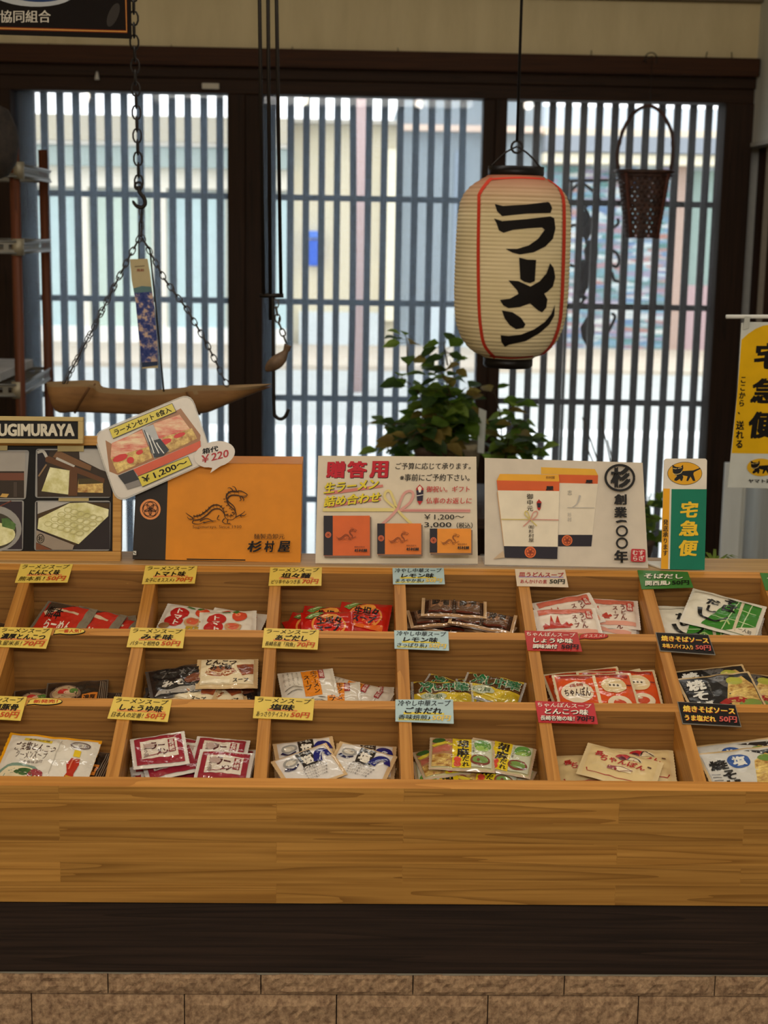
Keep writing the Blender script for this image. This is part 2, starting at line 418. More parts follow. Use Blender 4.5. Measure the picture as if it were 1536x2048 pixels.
# three latticed sliding doors to the street
GY, LY = 5.63, 5.72
GLASS = [glass_dirty('dusty_glass', .31, (165, 185, 205)), glass_dirty('dusty_glass_middle', .29, (165, 185, 205)), glass_dirty('dusty_glass_right', .09, (185, 190, 195))]
WIN = [(-1.215, -.38, -1.151, -.443, 86, 185, 12, 32.15), (-.38, .525, -.262, .4825, 581.7, 195, 12, 31.5), (.525, 1.357, .568, 1.357, 1044, 210, 13, 31.4)]
rails_z = [atY(768, y, LY).z for y in (398, 607, 800, 1003, 1215)]
for i, (xa, xb, ga, gb, px, py, ns, pit) in enumerate(WIN):
    w = thing('window_%d' % (i+1), None, None, ((xa+xb)/2, GY, .05))
    struct(w, ['left', 'middle', 'right'][i]+' latticed sliding glass door to the street')
    gl = [-1.215, -.316, .568][i]
    for nm, p, q in (('stile', xa, gl), ('stile', gb, xb)):
        if q-p > .004: MB().box((p, BY-.015+.012*(i % 2), .05), (q, BY+.055+.012*(i % 2), 1.912), FRAMEV).build(nm, w, .003)
    MB().box((gl, BY-.01, .05), (gb, BY+.05, .14), FRAME).build('bottom_rail', w, .003)
    g = MB(); g.add([(gl, GY, .14), (gb, GY, .14), (gb, GY, 1.912), (gl, GY, 1.912)], [(0, 1, 2, 3)], GLASS[i]); g.build('glass_pane', w)
    x0 = atY(px, py, LY).x; p = atY(px+100, py, LY).x-x0; p = p/100*pit
    for z in rails_z: MB().box((gl, LY+.022, z-.011), (gb+.02, LY+.037, z+.011), SLAT).build('cross_rail', w)
    if gl < ga-.01: MB().box((gl-.03, LY-.01, 0), (ga-.012, LY+.03, 1.95), SLAT).build('edge_post', w)
    if i < 2: MB().box((gb+.005, LY-.01, 0), (gb+.09, LY+.03, 1.95), SLAT).build('edge_post', w)
    first = None
    for k in range(ns):
        xc = x0+p*k
        if xc > gb+.02: break
        if i == 1 and k == 4 or first is None:
            b = MB(); n = 9
            for j in range(n):
                za, zc = j*1.95/n, (j+1)*1.95/n
                sh = (lambda z: (.014*math.sin(math.pi*(z-.2)/1.75)-.012*(1.95-z)/1.95-.004) if (i == 1 and k == 4) else 0)
                q = [(xc-.0126+sh(za), za), (xc+.0126+sh(za), za), (xc+.0126+sh(zc), zc), (xc-.0126+sh(zc), zc)]
                b.add([(x, LY, z) for x, z in q]+[(x, LY+.02, z) for x, z in q], [(0,1,2,3),(7,6,5,4),(0,3,7,4),(1,5,6,2)], SLAT)
            o = b.build('slat', w)
            if first is None and not (i == 1 and k == 4): first = (o, xc)
        else:
            o = first[0].copy(); COL.objects.link(o); o.parent = w; o.location = (xc-first[1], 0, 0)

# nails and small fittings along the beam
for k, px in enumerate((100, 343, 583, 797, 1182, 1411, 1464)):
    p = atY(px, 100+px*.0125, BY-.045); q = p+Vector((.004*(k % 3-1), -.004, .024)); p.z = 2.0625
    tag(MB().tube([p, q], .0016, IRON, 6).build('nail', origin=p), 'thin nail standing up from the brown beam, %s' % ['far left below the black banner', 'right of the chain', 'just right of the black iron rods', 'left of the lantern cord', 'between the lantern cord and the basket hook', 'right of the basket hook', 'nearest the right corner'][k], 'nail', 'nails along the beam')
p = atY(194, 152, BY-.05)
tag(MB().lathe([(.001, .016), (.004, .012), (.009, -.012), (.008, -.013)], p, plain((205, 200, 190), .4), 12, cap1=True).build('bell', origin=p), 'tiny white cone-shaped bell on the door head left of the chain', 'bell')
a, b = atY(404, 166, BY-.045), atY(438, 178, BY-.045)
tag(MB().box(a, b+Vector((0, .006, 0)), plain((200, 192, 176), .5)).build('paper_tag', origin=a), 'small white tag stuck on the dark door head above the left door', 'tag')

# ================================================================ THE STREET
struct(MB().box((-30, BY+.2, -.12), (30, 60, -.02), mottled((158, 161, 158), (170, 173, 169), 3, .9)).build('ground'), 'grey road outside')
sbox('trim_8', (-30, 15.6, -.02), (30, 18.6, .03), mottled((180, 164, 144), (192, 182, 164), 1.2, .9, (.15, 3, 1)))   # far pavement
sbox('trim_10', (-30, 10.6, -.02), (30, 11.0, .0), plain((232, 234, 234), .9))   # white kerb line
sbox('trim_9', (-30, BY+.2, -.019), (30, 10.6, -.005), mottled((182, 186, 184), (192, 196, 194), 2, .9))        # pale near kerb apron
FY = 18.5
def fx(px, y=500): return atY(px, y, FY).x
def fz(py, x=768): return atY(x, py+ (x-768)*0, FY).z
def fac(name, label, x0, x1, y0, y1, col, depth=3.0, off=0.0, parts=()):
    """a shop front measured in the photo; parts = (name, x0, y0, x1, y1, colour, how far it stands out)"""
    xm = (x0+x1)/2
    a = Vector((fx(x0), FY-off, -.02)); b = Vector((fx(x1), FY+depth, fz(y0)))
    t = thing(name, label, 'building', ((a.x+b.x)/2, FY, 0))
    MB().box(a, b, plain(col, .85)).build('wall', t)
    for nm, px0, py0, px1, py1, c, d in parts:
        m_ = c if not isinstance(c, tuple) else plain(c, .8)
        MB().box((fx(px0), FY-off-d, fz(py1)), (fx(px1), FY-off+.02, fz(py0)), m_).build(nm, t)
    return t
CY, GR, CR = (180, 202, 204), (188, 204, 192), (226, 220, 204)
fac('shop_building', 'pale shuttered shop front across the street seen through the left door', -140, 585, 246, 690, (214, 210, 196), parts=[
    ('fascia', -140, 246, 585, 296, (176, 168, 148), .5), ('gutter', -140, 296, 585, 304, (214, 210, 200), .45), ('awning', -140, 305, 585, 345, (152, 164, 158), .4),
    ('lintel', -140, 345, 585, 385, (228, 222, 206), .2), ('shutter', 60, 392, 158, 660, CY, .06), ('column', 158, 385, 182, 690, CR, .2), ('shutter', 184, 392, 310, 660, GR, .06),
    ('column', 310, 385, 336, 690, CR, .2), ('shutter', 338, 392, 450, 660, CY, .06), ('shutter', 462, 392, 520, 660, GR, .06), ('shutter', 526, 392, 585, 660, CY, .06), ('plinth', -140, 660, 585, 692, (236, 234, 228), .25)])
t = fac('house_building', 'beige rendered house across the street seen through the middle door', 585, 792, 250, 690, (206, 196, 168), off=.02, parts=[
    ('fascia', 585, 244, 792, 252, (170, 164, 150), .3), ('column', 772, 300, 796, 640, (236, 228, 200), .15), ('low_wall', 600, 625, 770, 690, (196, 204, 206), .1)])
fac('grey_building', 'taller blue-grey building across the street right of the beige house', 796, 1075, 198, 690, (134, 144, 150), off=.05, parts=[
    ('cornice', 796, 250, 1075, 262, (214, 190, 172), .2), ('panel', 850, 610, 990, 690, (188, 200, 206), .05), ('doorway', 905, 300, 925, 620, (132, 144, 158), .03)])
def patch_mat():
    m_, t_, b_ = nt('patchwork_goods'); setp(b_, .7)
    tc = nd(t_, 'ShaderNodeTexCoord'); mp = nd(t_, 'ShaderNodeMapping'); mp.inputs['Scale'].default_value = (2.2, 1, 17)
    vo = nd(t_, 'ShaderNodeTexVoronoi', Scale=1.6); t_.links.new(tc.outputs['Object'], mp.inputs[0]); t_.links.new(mp.outputs[0], vo.inputs['Vector'])
    sp = nd(t_, 'ShaderNodeSeparateColor'); t_.links.new(vo.outputs['Color'], sp.inputs[0])
    t_.links.new(ramp(t_, [(0, (84, 108, 146)), (1, (186, 188, 184)), (.22, (112, 148, 160)), (.4, (74, 116, 112)), (.58, (134, 126, 150)), (.72, (150, 108, 98)), (.82, (160, 176, 184))], sp.outputs[0]), b_.inputs['Base Color'])
    return m_
fac('store_building', 'store front with colourful stacked goods across the street behind the right door', 1075, 1700, 205, 690, (186, 196, 206), off=.0, parts=[
    ('gutter', 1075, 252, 1700, 266, (220, 204, 178), .3), ('awning', 1075, 268, 1700, 300, (136, 142, 150), .5), ('sign_band', 1075, 302, 1700, 322, (232, 224, 200), .4),
    ('shop_window', 1075, 322, 1345, 692, patch_mat(), .06), ('column', 1345, 322, 1372, 692, (166, 144, 132), .1), ('window', 1372, 330, 1700, 560, (132, 152, 146), .04), ('panel', 1372, 560, 1700, 692, (168, 144, 146), .08)])
p = atY(716, 790, 13.6); q = atY(716, -250, 13.6)
tag(MB().tube([(p.x, 13.6, -.02), (p.x, 13.6, q.z)], .072, plain((182, 156, 152), .7), 16).build('utility_pole', origin=(p.x, 13.6, -.02)), 'dusty pink utility pole on the far kerb beyond the middle door', 'pole')
p = atY(628, 498, 18.2); bx = thing('post_box', 'small bright blue box fixed to the beige house front', 'box', p)
MB().box(atY(616, 532, 18.3), atY(641, 480, 18.47), plain((40, 84, 190), .5)).build('body', bx, .02); MB().box(atY(615, 477, 18.28), atY(642, 462, 18.47), plain((76, 116, 206), .5)).build('lid', bx, .02)

# ================================================================ THE COUNTER
PY0, PZ0, SL = 1.9408, .6972, R_(22.7)
CS, SN = math.cos(SL), math.sin(SL)
TP0 = Vector((0, PY0, PZ0)); TN = Vector((0, -SN, CS)); TT = Vector((0, CS, SN))
def ty(s): return PY0+s*CS
def tz(s): return PZ0+s*SN
XA, XB = -1.05, 1.22
cb = thing('counter_base', 'stone-faced counter base capped by a wide dark timber beam', 'counter', ((XA+XB)/2, 2.25, 0))
MB().box((XA, 1.952, .4175), (XB, 2.56, .527), DARKW).build('timber_beam', cb, .003)
MB().box((XA, 1.985, 0), (XB, 2.56, .417), plain((96, 82, 68), .9)).build('core', cb)
sm = MB()
zr = [.4165, .3818, .3175, .2535, .1895, .1255, .0615, .0]
for r in range(7):
    z1, z0 = zr[r], zr[r+1]+.0012; x = XA-.07 - (.0 if r % 2 else .107)
    x += .0435
    while x < XB:
        a, b = max(x, XA), min(x+.2130, XB); x += .2147
        if b-a < .02: continue
        nx, nz = max(2, int((b-a)/.0065)), max(2, int((z1-z0)/.0065)); vs = []; fs = []
        for j in range(nz+1):
            for i in range(nx+1):
                u, v = i/nx, j/nz; e = min(u, 1-u, v*.35, (1-v)*.35)
                px_, pz_ = a+(b-a)*u, z0+(z1-z0)*v
                h = .0035*noise.noise(Vector((px_*45, r*3.1, pz_*45)))+.003*noise.noise(Vector((px_*130, r, pz_*130)))
                vs.append((px_, 1.957-(.004+h)*min(1, e*14), pz_))
        k = (nx+1)
        for j in range(nz):
            for i in range(nx): fs.append((j*k+i, j*k+i+1, (j+1)*k+i+1, (j+1)*k+i))
        sm.add(vs, fs, STONE)
        e = [(a, z0), (b, z0), (b, z1), (a, z1)]
        sm.add([(x_, 1.957, z_) for x_, z_ in e]+[(x_, 1.985, z_) for x_, z_ in e], [(0,1,5,4),(1,2,6,5),(2,3,7,6),(3,0,4,7)], STONE)
sm.build('stone_facing', cb)
m = MB(); r = random.Random(5); x = XA
while x < XB:
    d = r.uniform(.01, .04); m.add([(x, 1.9545, .4158-r.uniform(0, .002)), (x+d, 1.9545, .4158-r.uniform(0, .002)), (x+d, 1.9535, .4172), (x, 1.9535, .4172), (x, 1.97, .4172), (x+d, 1.97, .4172)], [(0, 1, 2, 3), (3, 2, 5, 4)], plain((150, 142, 126), .9)); x += d
tag(m.build('mortar_line', cb), 'crumbly pale mortar line')

tr = thing('display_tray', 'sloping pine display tray divided into three rows of bins', 'display tray', ((XA+XB)/2, 2.2, .528))
SROW = {3: (.0185, .164), 2: (.182, .329), 1: (.347, .50)}
def plank(name, s0, s1, zb, mat, ):
    y0, y1, z0, z1 = ty(s0), ty(s1), tz(s0), tz(s1)
    b = MB(); v = [(x, y, z) for x in (XA, XB) for y, z in ((y0, zb), (y1, zb), (y1, z1), (y0, z0))]
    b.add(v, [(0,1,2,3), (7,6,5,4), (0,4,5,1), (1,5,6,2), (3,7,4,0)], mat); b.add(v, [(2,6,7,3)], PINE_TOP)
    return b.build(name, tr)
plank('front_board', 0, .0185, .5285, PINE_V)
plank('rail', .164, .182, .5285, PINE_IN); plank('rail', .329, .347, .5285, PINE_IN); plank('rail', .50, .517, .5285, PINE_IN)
PX = [-.720+.2025*k for k in range(10)]
for r, (s0, s1) in SROW.items():
    for xc in PX:
        xc = xc
        y0, y1, z0, z1 = ty(s0)+.0002, ty(s1)-.0002, tz(s0), tz(s1); b = MB()
        v = [(x, y, z) for x in (xc-.009, xc+.009) for y, z in ((y0, .53), (y1, .53), (y1, z1), (y0, z0))]
        b.add(v, [(0,3,2,1), (4,5,6,7), (0,1,5,4), (1,2,6,5), (2,3,7,6), (3,0,4,7)], PINE_Y); b.build('partition', tr)
LZ = .8985
MB().box((XA, ty(.517)+.0003, LZ-.02), (XB, 2.515, LZ), LEDGE).build('ledge', tr, .001)
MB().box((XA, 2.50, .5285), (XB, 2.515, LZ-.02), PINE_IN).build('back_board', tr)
BIN_D = {}
def bin_floor(row, col, d):
    """floor board of one bin, d below the rims (vertical); col counts from the sliver bin at the left"""
    s0, s1 = SROW[row]; x0, x1 = PX[col]+.0092, PX[col+1]-.0092
    y0, y1 = ty(s0)+.0005, ty(s1)-.0005; z0, z1 = tz(s0)-d, tz(s1)-d
    b = MB(); v = [(x, y, z+h) for x in (x0, x1) for y, z, h in ((y0, z0, -.006), (y1, z1, -.006), (y1, z1, 0), (y0, z0, 0))]
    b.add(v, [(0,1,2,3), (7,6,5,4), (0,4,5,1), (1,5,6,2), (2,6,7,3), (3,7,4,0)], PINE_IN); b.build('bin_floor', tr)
    BIN_D[(row, col)] = d*CS

# ================================================================ SIGNS ON THE LEDGE
BLK, RED = (24, 20, 18), (170, 30, 38)
def tilted(x, y, z=LZ+.0015, tilt=18, yaw=0, lift=0):
    """plane of a card whose foot stands on the ledge at pixel x,y, leaning back"""
    p = atZ(x, y, z); t = R_(tilt); n = Vector((0, -math.cos(t), math.sin(t)))
    if yaw: n.rotate(Matrix.Rotation(R_(yaw), 3, 'Z'))
    return p + n*lift, n
def card(mb, pf, outline, thick, mat, side=None):
    P = [pf(x, y, 0) for x, y in outline]; n = (pf(*outline[0], .01)-pf(*outline[0], 0)).normalized()
    mb.prism(P, -n*thick, mat)
    return mb
def dragon(pr, X, Y, s, c):
    """coiled dragon emblem drawn with brush strokes around X,Y; s = width / 500"""
    q = lambda *a: [(X+x*s, Y+y*s) for x, y in a]
    body = q((-205, 70), (-150, 60), (-90, 20), (-40, -25), (15, -30), (55, 5), (75, 55), (130, 65), (165, 30), (150, -20), (100, -65), (85, -110), (120, -150), (190, -150))
    for k in (-17, 17):
        pr.line([(x+k*s*.2, y+k*s) for x, y in body], lambda t: s*(9+4*math.sin(9*t)), c)
    for i in range(26):
        t = i/25*(len(body)-1); j = min(int(t), len(body)-2); a = Vector(body[j]).lerp(Vector(body[j+1]), t-j); d = (Vector(body[j+1])-Vector(body[j])).normalized(); nn = Vector((-d.y, d.x))
        pr.line([a-nn*17*s, a+nn*9*s+d*6*s], 4.5*s, c, w1=2*s, smooth=0); pr.poly([a-nn*18*s-d*6*s, a-nn*34*s+d*6*s, a-nn*18*s+d*7*s], c)
    for st in (((170, -168), (215, -172), (270, -140), (240, -128), (190, -132)), ((195, -130), (240, -118), (265, -125)), ((150, -170), (120, -200), (95, -198)), ((175, -172), (160, -205), (135, -215)),
               ((205, -120), (215, -95), (200, -85)), ((225, -118), (240, -98), (232, -84)), ((-205, 70), (-250, 40), (-275, 20)), ((-205, 75), (-245, 75), (-262, 55)), ((-200, 80), (-215, 110), (-160, 120), (-110, 100)),
               ((-150, 95), (-90, 70), (-40, 90), (-5, 92)), ((-120, 110), (-60, 95), (-30, 100)), ((165, 60), (205, 40), (235, 20), (250, 5)), ((205, 40), (240, 45), (262, 30)), ((205, 42), (222, 62)), ((70, 70), (50, 95), (75, 115), (120, 110)), ((100, 80), (95, 110), (130, 122)), ((20, 40), (5, 75), (30, 85))):
        pr.line(q(*st), 11*s, c, w1=4*s)
def emblem(pr, X, Y, r, c1, c2):
    pr.ell(X, Y, r, r, c1); pr.ring(X, Y, r*.76, r*.76, r*.07, c2)
    for k in range(5):
        a = R_(90+72*k); pr.ring(X+math.cos(a)*r*.36, Y-math.sin(a)*r*.36, r*.34, r*.34, r*.06, c2, 16)
        pr.line([(X+math.cos(a+.63)*r*.62, Y-math.sin(a+.63)*r*.62), (X+math.cos(a+.63)*r*.2, Y-math.sin(a+.63)*r*.2)], r*.06, c2, smooth=0)
    for a, b in (((-.2, -.08), (.22, -.1)), ((-.22, .1), (.2, .08)), ((-.06, -.22), (-.12, .24)), ((.12, -.22), (.06, .24))): pr.line([(X+a[0]*r, Y+a[1]*r), (X+b[0]*r, Y+b[1]*r)], r*.08, c2, smooth=0)
def bow(pr, X, Y, s, ca, cb):
    q = lambda *a: [(X+x*s, Y+y*s) for x, y in a]
    pr.line(q((0, 0), (-60, -45), (-110, -100), (-100, -150), (-65, -155), (-35, -95), (0, 0), (60, 70), (125, 130)), 22*s, ca)
    pr.line(q((0, 10), (50, -120), (95, -155), (130, -150), (140, -115), (105, -50), (20, 15)), 22*s, cb); pr.line(q((5, -5), (-50, 60), (-140, 140)), 24*s, cb)

# --- photo board with carved sign at the left
p, n = tilted(120, 1119, tilt=7); bp = plane_fn(p, n); c1 = crop(0, 800, 4.389)
bd = thing('display_board', 'tan framed board with taped noodle photographs at the far left of the ledge', 'photo board', p)
m = MB()
for o in ([(-700, 315), (1067, 315), (1067, 400), (-700, 400)], [(-700, 1330), (1062, 1330), (1058, 1418), (-700, 1418)], [(992, 400), (1067, 400), (1062, 1330), (985, 1330)]):
    card(m, bp, [c1(*q) for q in o], .016, TANW)
m.build('frame', bd, .0015)
p2 = plane_fn(p-n*.006, n); card(MB(), p2, [c1(*q) for q in ((-690, 395), (994, 395), (988, 1335), (-690, 1335))], .006, BLACKP).build('backing', bd)
p3 = plane_fn(p-n*.0045, n)
def photo(outline, label, draw):
    b = MB(); o = [c1(*q) for q in round_poly(outline, 26)]; card(b, p3, o, .0012, plain((150, 148, 146), .25)); pr = Print(b, p3, c1, rough=.2); draw(pr); ob = b.build('photograph', bd); ob['label'] = label
DK, WB = (34, 28, 30), (96, 62, 44)
def ph1(pr):
    pr.rect(328, 440, 975, 850, (52, 42, 40)); pr.poly([(695, 440), (965, 440), (965, 640), (880, 610), (700, 520)], (176, 172, 168)); pr.poly([(328, 440), (440, 440), (400, 600), (328, 690)], (26, 26, 42))
    pr.poly([(440, 590), (620, 620), (600, 830), (365, 800)], NOODLEP); pr.poly([(690, 690), (905, 700), (905, 815), (680, 810)], NOODLE); pr.poly([(690, 690), (905, 690), (905, 730), (690, 740)], (70, 60, 40))
    pr.poly([(400, 505), (425, 490), (920, 690), (915, 730), (400, 540)], WB); pr.poly([(500, 450), (520, 445), (805, 580), (795, 620), (465, 500)], (120, 86, 62)); pr.poly([(500, 500), (660, 575), (650, 590), (490, 520)], (190, 186, 180)); pr.poly([(612, 620), (680, 630), (680, 840), (600, 840)], WB)
    pr.line([(330, 460), (380, 450), (410, 500)], 26, (190, 186, 178)); pr.line([(410, 565), (340, 670)], 14, (140, 112, 84))
def ph2(pr):
    pr.rect(318, 895, 965, 1312, (30, 26, 40)); pr.poly([(330, 895), (620, 895), (330, 1000)], (178, 174, 170)); pr.poly([(330, 1000), (640, 895), (965, 905), (965, 935), (660, 1280), (330, 1130)], (66, 50, 36))
    pr.poly([(340, 1040), (400, 1010), (610, 905), (760, 900), (955, 960), (950, 1020), (690, 1265), (330, 1130)], NOODLEP)
    for i in range(6):
        for j in range(4):
            u, v = (i+.5)/6, (j+.5)/4; x = 370+u*330+v*230; y = 1100-v*165+u*95; pr.ring(x, y, 34, 22, 7, (196, 190, 134), 14)
    pr.poly([(322, 1140), (655, 1272), (640, 1312), (470, 1312), (322, 1248)], (150, 136, 124)); pr.ring(360, 1215, 30, 38, 7, BLK); pr.text(340, 1190, 382, 1240, '杉', BLK, .03); pr.poly([(320, 1250), (460, 1312), (320, 1312)], (120, 70, 50))
def ph3(pr):
    pr.rect(-460, 450, 222, 860, (160, 154, 148)); pr.rect(-460, 625, 212, 860, (48, 40, 40)); pr.rect(-460, 640, 212, 705, (112, 68, 56)); pr.poly([(20, 820), (80, 825), (60, 855), (0, 850)], (200, 160, 90)); pr.rect(120, 720, 150, 850, (70, 60, 58))
def ph4(pr):
    pr.rect(-460, 890, 195, 1310, (44, 38, 52)); pr.ell(-60, 1130, 250, 205, (150, 148, 146)); pr.ell(-70, 1150, 215, 165, (62, 58, 52)); pr.ell(-80, 1180, 215, 110, NOODLEP); pr.poly([(15, 1040), (70, 1035), (140, 1090), (130, 1140), (20, 1110)], mottled((40, 80, 30), (96, 130, 60), 60)); pr.line([(-60, 960), (100, 885)], 8, (120, 60, 50))
photo([(315, 428), (978, 428), (972, 858), (308, 858)], 'photograph of a wooden noodle press', ph1)
photo([(308, 884), (970, 884), (966, 1322), (300, 1322)], 'photograph of a tray of fresh noodles', ph2)
photo([(-470, 440), (256, 440), (226, 872), (-470, 872)], 'photograph of a dim wooden workshop', ph3)
photo([(-470, 880), (210, 880), (200, 1322), (-470, 1322)], 'photograph of noodles in a round bowl', ph4)
p4 = plane_fn(p-n*.0012, n)
for q in ([(505, 392), (735, 392), (735, 452), (505, 452)], [(515, 860), (780, 860), (778, 888), (513, 888)], [(-80, 385), (66, 385), (64, 442), (-80, 442)]):
    card(MB(), p4, [c1(*a) for a in q], .0008, plain((176, 158, 110), .6)).build('tape', bd)
ps = p+n*.004; sp_ = plane_fn(ps+n*.014, n)
sg = thing('name_sign', 'small black sign with cream capital letters in a pale frame atop the photo board', 'sign', onp(80, 890, ps, n))
card(MB(), plane_fn(ps+n*.010, n), [c1(*q) for q in ((-240, 180), (690, 180), (688, 345), (-240, 345))], .009, BLACKP).build('plaque', sg)
m = MB()
for q in ([(-260, 138), (728, 150), (728, 188), (-260, 178)], [(-260, 336), (728, 345), (726, 384), (-260, 378)], [(684, 186), (728, 188), (728, 347), (684, 346)]): card(m, sp_, [c1(*a) for a in q], .013, plain((186, 164, 112), .6))
m.build('frame', sg, .001)
m = MB(); Print(m, plane_fn(ps+n*.0102, n), c1).text(-72, 208, 655, 318, 'SUGIMURAYA', (206, 198, 178), .05); m.build('lettering', sg)

# --- orange gift box
p, n = tilted(435, 1121, tilt=9); bf = plane_fn(p, n); c2 = crop(260, 900, 4.2667)
gb_ = thing('gift_box', 'large orange noodle gift box with black end band and dragon print on the ledge', 'gift box', p)
q = [(60, 110), (1468, 120), (1455, 962), (22, 930)]
ORG, BKB = (214, 134, 34), (46, 38, 32)
m = MB(); P = [bf(*c2(*a)) for a in q]; B = [a+Vector((0, .075, .0)) for a in P]
B[2].z = B[3].z = LZ+.0015
m.add(P+B, [(0, 3, 2, 1), (4, 5, 6, 7), (0, 1, 5, 4), (1, 2, 6, 5), (3, 7, 6, 2)], plain(ORG, .42)).add(P+B, [(0, 4, 7, 3)], plain(BKB, .42))
pr = Print(m, bf, c2)
pr.poly([(60, 110), (328, 112), (302, 936), (22, 930)], BKB); pr.poly([(484, 926), (985, 934), (985, 944), (484, 936)], BLK)
emblem(pr, 174, 506, 88, (222, 142, 84), (60, 34, 22)); dragon(pr, 745, 515, .96, (66, 40, 18))
pr.text(540, 640, 955, 672, 'Sugimuraya. Since 1930', (74, 46, 22), .0); pr.text(1060, 712, 1320, 756, '麺製造卸元', (60, 38, 20), .012)
for a, b, g in ((1005, 1128, '杉'), (1148, 1236, '村'), (1262, 1370, '屋')): pr.text(a, 772, b, 868, g, BLK, .04, .15)
pr.rect(35, 858, 62, 892, (200, 196, 186)); pr.line([(38, 866), (58, 884)], 6, BLK)
m.build('carton', gb_)
m = MB(); m.add([bf(*c2(60, 109), .0012), bf(*c2(1468, 119), .0012), B[1]+Vector((0, 0, .0012)), B[0]+Vector((0, 0, .0012))], [(0, 1, 2, 3)], plain(ORG, .42)); m.build('lid_flap', gb_)

# --- tilted laminated price card leaning on the box
n2 = n.copy(); pc = p+n*.013; pf = plane_fn(pc, n2); c3 = crop(170, 770, 4.389)
pcd = thing('price_card', 'tilted rounded white card with noodle box photo leaning on the orange box corner', 'price card', pf(*c3(350, 1000)))
m = MB(); o = round_poly([(65, 425), (930, 65), (1130, 660), (280, 1040)], 110)
card(m, pf, [c3(*a) for a in o], .0015, clear_sheet('laminate', .5))
pr = Print(m, pf, c3, rough=.3); pr.poly(round_poly([(80, 430), (925, 82), (1118, 652), (288, 1022)], 105), (214, 206, 196))
pr.poly([(180, 485), (240, 520), (840, 205), (1015, 440), (1010, 490), (290, 790), (215, 760)], (158, 108, 66))
pr.poly([(235, 510), (500, 395), (590, 640), (285, 775), (225, 640)], SHRIMP); pr.poly([(600, 340), (830, 260), (985, 470), (740, 590), (640, 470)], SHRIMP); pr.poly([(225, 640), (560, 540), (590, 640), (285, 775)], NOODLE); pr.poly([(240, 510), (500, 395), (520, 470), (260, 590)], SHRIMP); pr.poly([(680, 460), (940, 380), (985, 470), (740, 590)], NOODLE)
for a in ((310, 640, 130, 60), (700, 500, 120, 50), (830, 440, 100, 40), (400, 660, 60, 60), (480, 590, 60, 40)): pr.ell(a[0], a[1], a[2]*.55, a[3]*.5, (206, 36, 30), 9, rot=-20)
pr.poly([(500, 380), (600, 345), (650, 470), (740, 580), (610, 645)], (176, 178, 180)); pr.poly([(560, 500), (660, 470), (740, 570), (690, 620), (610, 640)], (32, 38, 44))
for k in range(6): pr.line([(520+k*22, 395+k*22), (560+k*18, 500+k*8), (585+k*22, 600)], 9, (226, 226, 224) if k % 2 else (60, 64, 70))
pr.poly([(425, 740), (1015, 488), (1018, 560), (470, 800)], (206, 84, 46)); pr.poly([(290, 795), (425, 740), (475, 830), (350, 872)], (30, 26, 28)); pr.poly([(350, 872), (475, 830), (495, 880), (375, 918)], (128, 122, 118))
YEL = (214, 196, 62)
for qd, tx in (([(218, 392), (765, 165), (798, 232), (248, 468)], 'ラーメンセット 8食入'), ([(468, 805), (905, 630), (938, 700), (505, 890)], '￥1,200～')):
    pr.poly([(qd[0][0]-5, qd[0][1]-5), (qd[1][0]+2, qd[1][1]-6), (qd[2][0]+6, qd[2][1]+3), (qd[3][0]+2, qd[3][1]+6)], (60, 52, 24)); pr.poly(qd, YEL)
    sub = Print(m, lambda x, y, l, qd=qd: pf(*c3((qd[0][0]*(1-x)+qd[1][0]*x)*(1-y)+(qd[3][0]*(1-x)+qd[2][0]*x)*y, (qd[0][1]*(1-x)+qd[1][1]*x)*(1-y)+(qd[3][1]*(1-x)+qd[2][1]*x)*y), l), start=pr.l+.0002)
    sub.text(.05, .16, .95, .86, tx, BLK, .022)
m.build('laminated_card', pcd)
m = MB(); pf2 = plane_fn(pc+n2*.004, n2); o = [(960+178*(1+math.cos(R_(a))), 610-116*math.sin(R_(a))-(math.cos(R_(a)))*24) for a in range(-60, 251, 12)] + [(1085, 722), (1118, 728), (1100, 772), (1190, 712)]
card(m, pf2, [c3(*a) for a in o], .001, plain((216, 208, 200), .35)); pr = Print(m, pf2, c3)
pr.text(1030, 560, 1170, 610, '箱代', BLK, .03, 0, 30); pr.text(1022, 620, 1262, 690, '￥220', (176, 62, 66), .02, 0, 60); m.build('speech_bubble', pcd)

# --- gift notice in an acrylic stand
p, n = tilted(793, 1128, tilt=20); sf = plane_fn(p, n); c4 = crop(620, 890, 4.389)
ACR = clear_sheet('acrylic', .12)
def stand(th, pf_, q, foot):
    card(MB(), plane_fn(pf_(*q[0])-(pf_(*q[0], .01)-pf_(*q[0])).normalized()*.0016, (pf_(*q[0], .01)-pf_(*q[0])).normalized()), q, .0018, ACR).build('acrylic_stand', th)
    a, b = pf_(*q[3]), pf_(*q[2]); z = LZ+.0004
    MB().box((a.x, min(a.y, b.y)+.004, z), (b.x, min(a.y, b.y)+foot, z+.0018), ACR).build('stand_foot', th)
s1 = thing('gift_notice', 'white gift notice with three orange boxes printed below red characters, on the ledge', 'sign', p)
m = MB(); q = [(72, 94), (1460, 102), (1473, 1043), (47, 1038)]; card(m, sf, [c4(*a) for a in q], .0008, plain((214, 200, 178), .5))
pr = Print(m, sf, c4)
for dx, c in ((5, (60, 24, 20)), (0, (186, 24, 40))):
    for a, b, g in ((140, 312, '贈'), (325, 500, '答'), (520, 690, '用')): pr.text(a+dx, 142+dx, b+dx, 290+dx, g, c, .045, .06)
pr.text(750, 158, 1410, 216, 'ご予算に応じて承ります。', BLK, .012, .1); pr.text(790, 256, 1400, 318, '※事前にご予約下さい。', BLK, .012, .1)
PK = (204, 120, 108)
pr.line([(140, 425), (350, 400), (640, 360)], 34, PK, w1=22); pr.line([(150, 540), (380, 505), (620, 478)], 34, PK, w1=22)
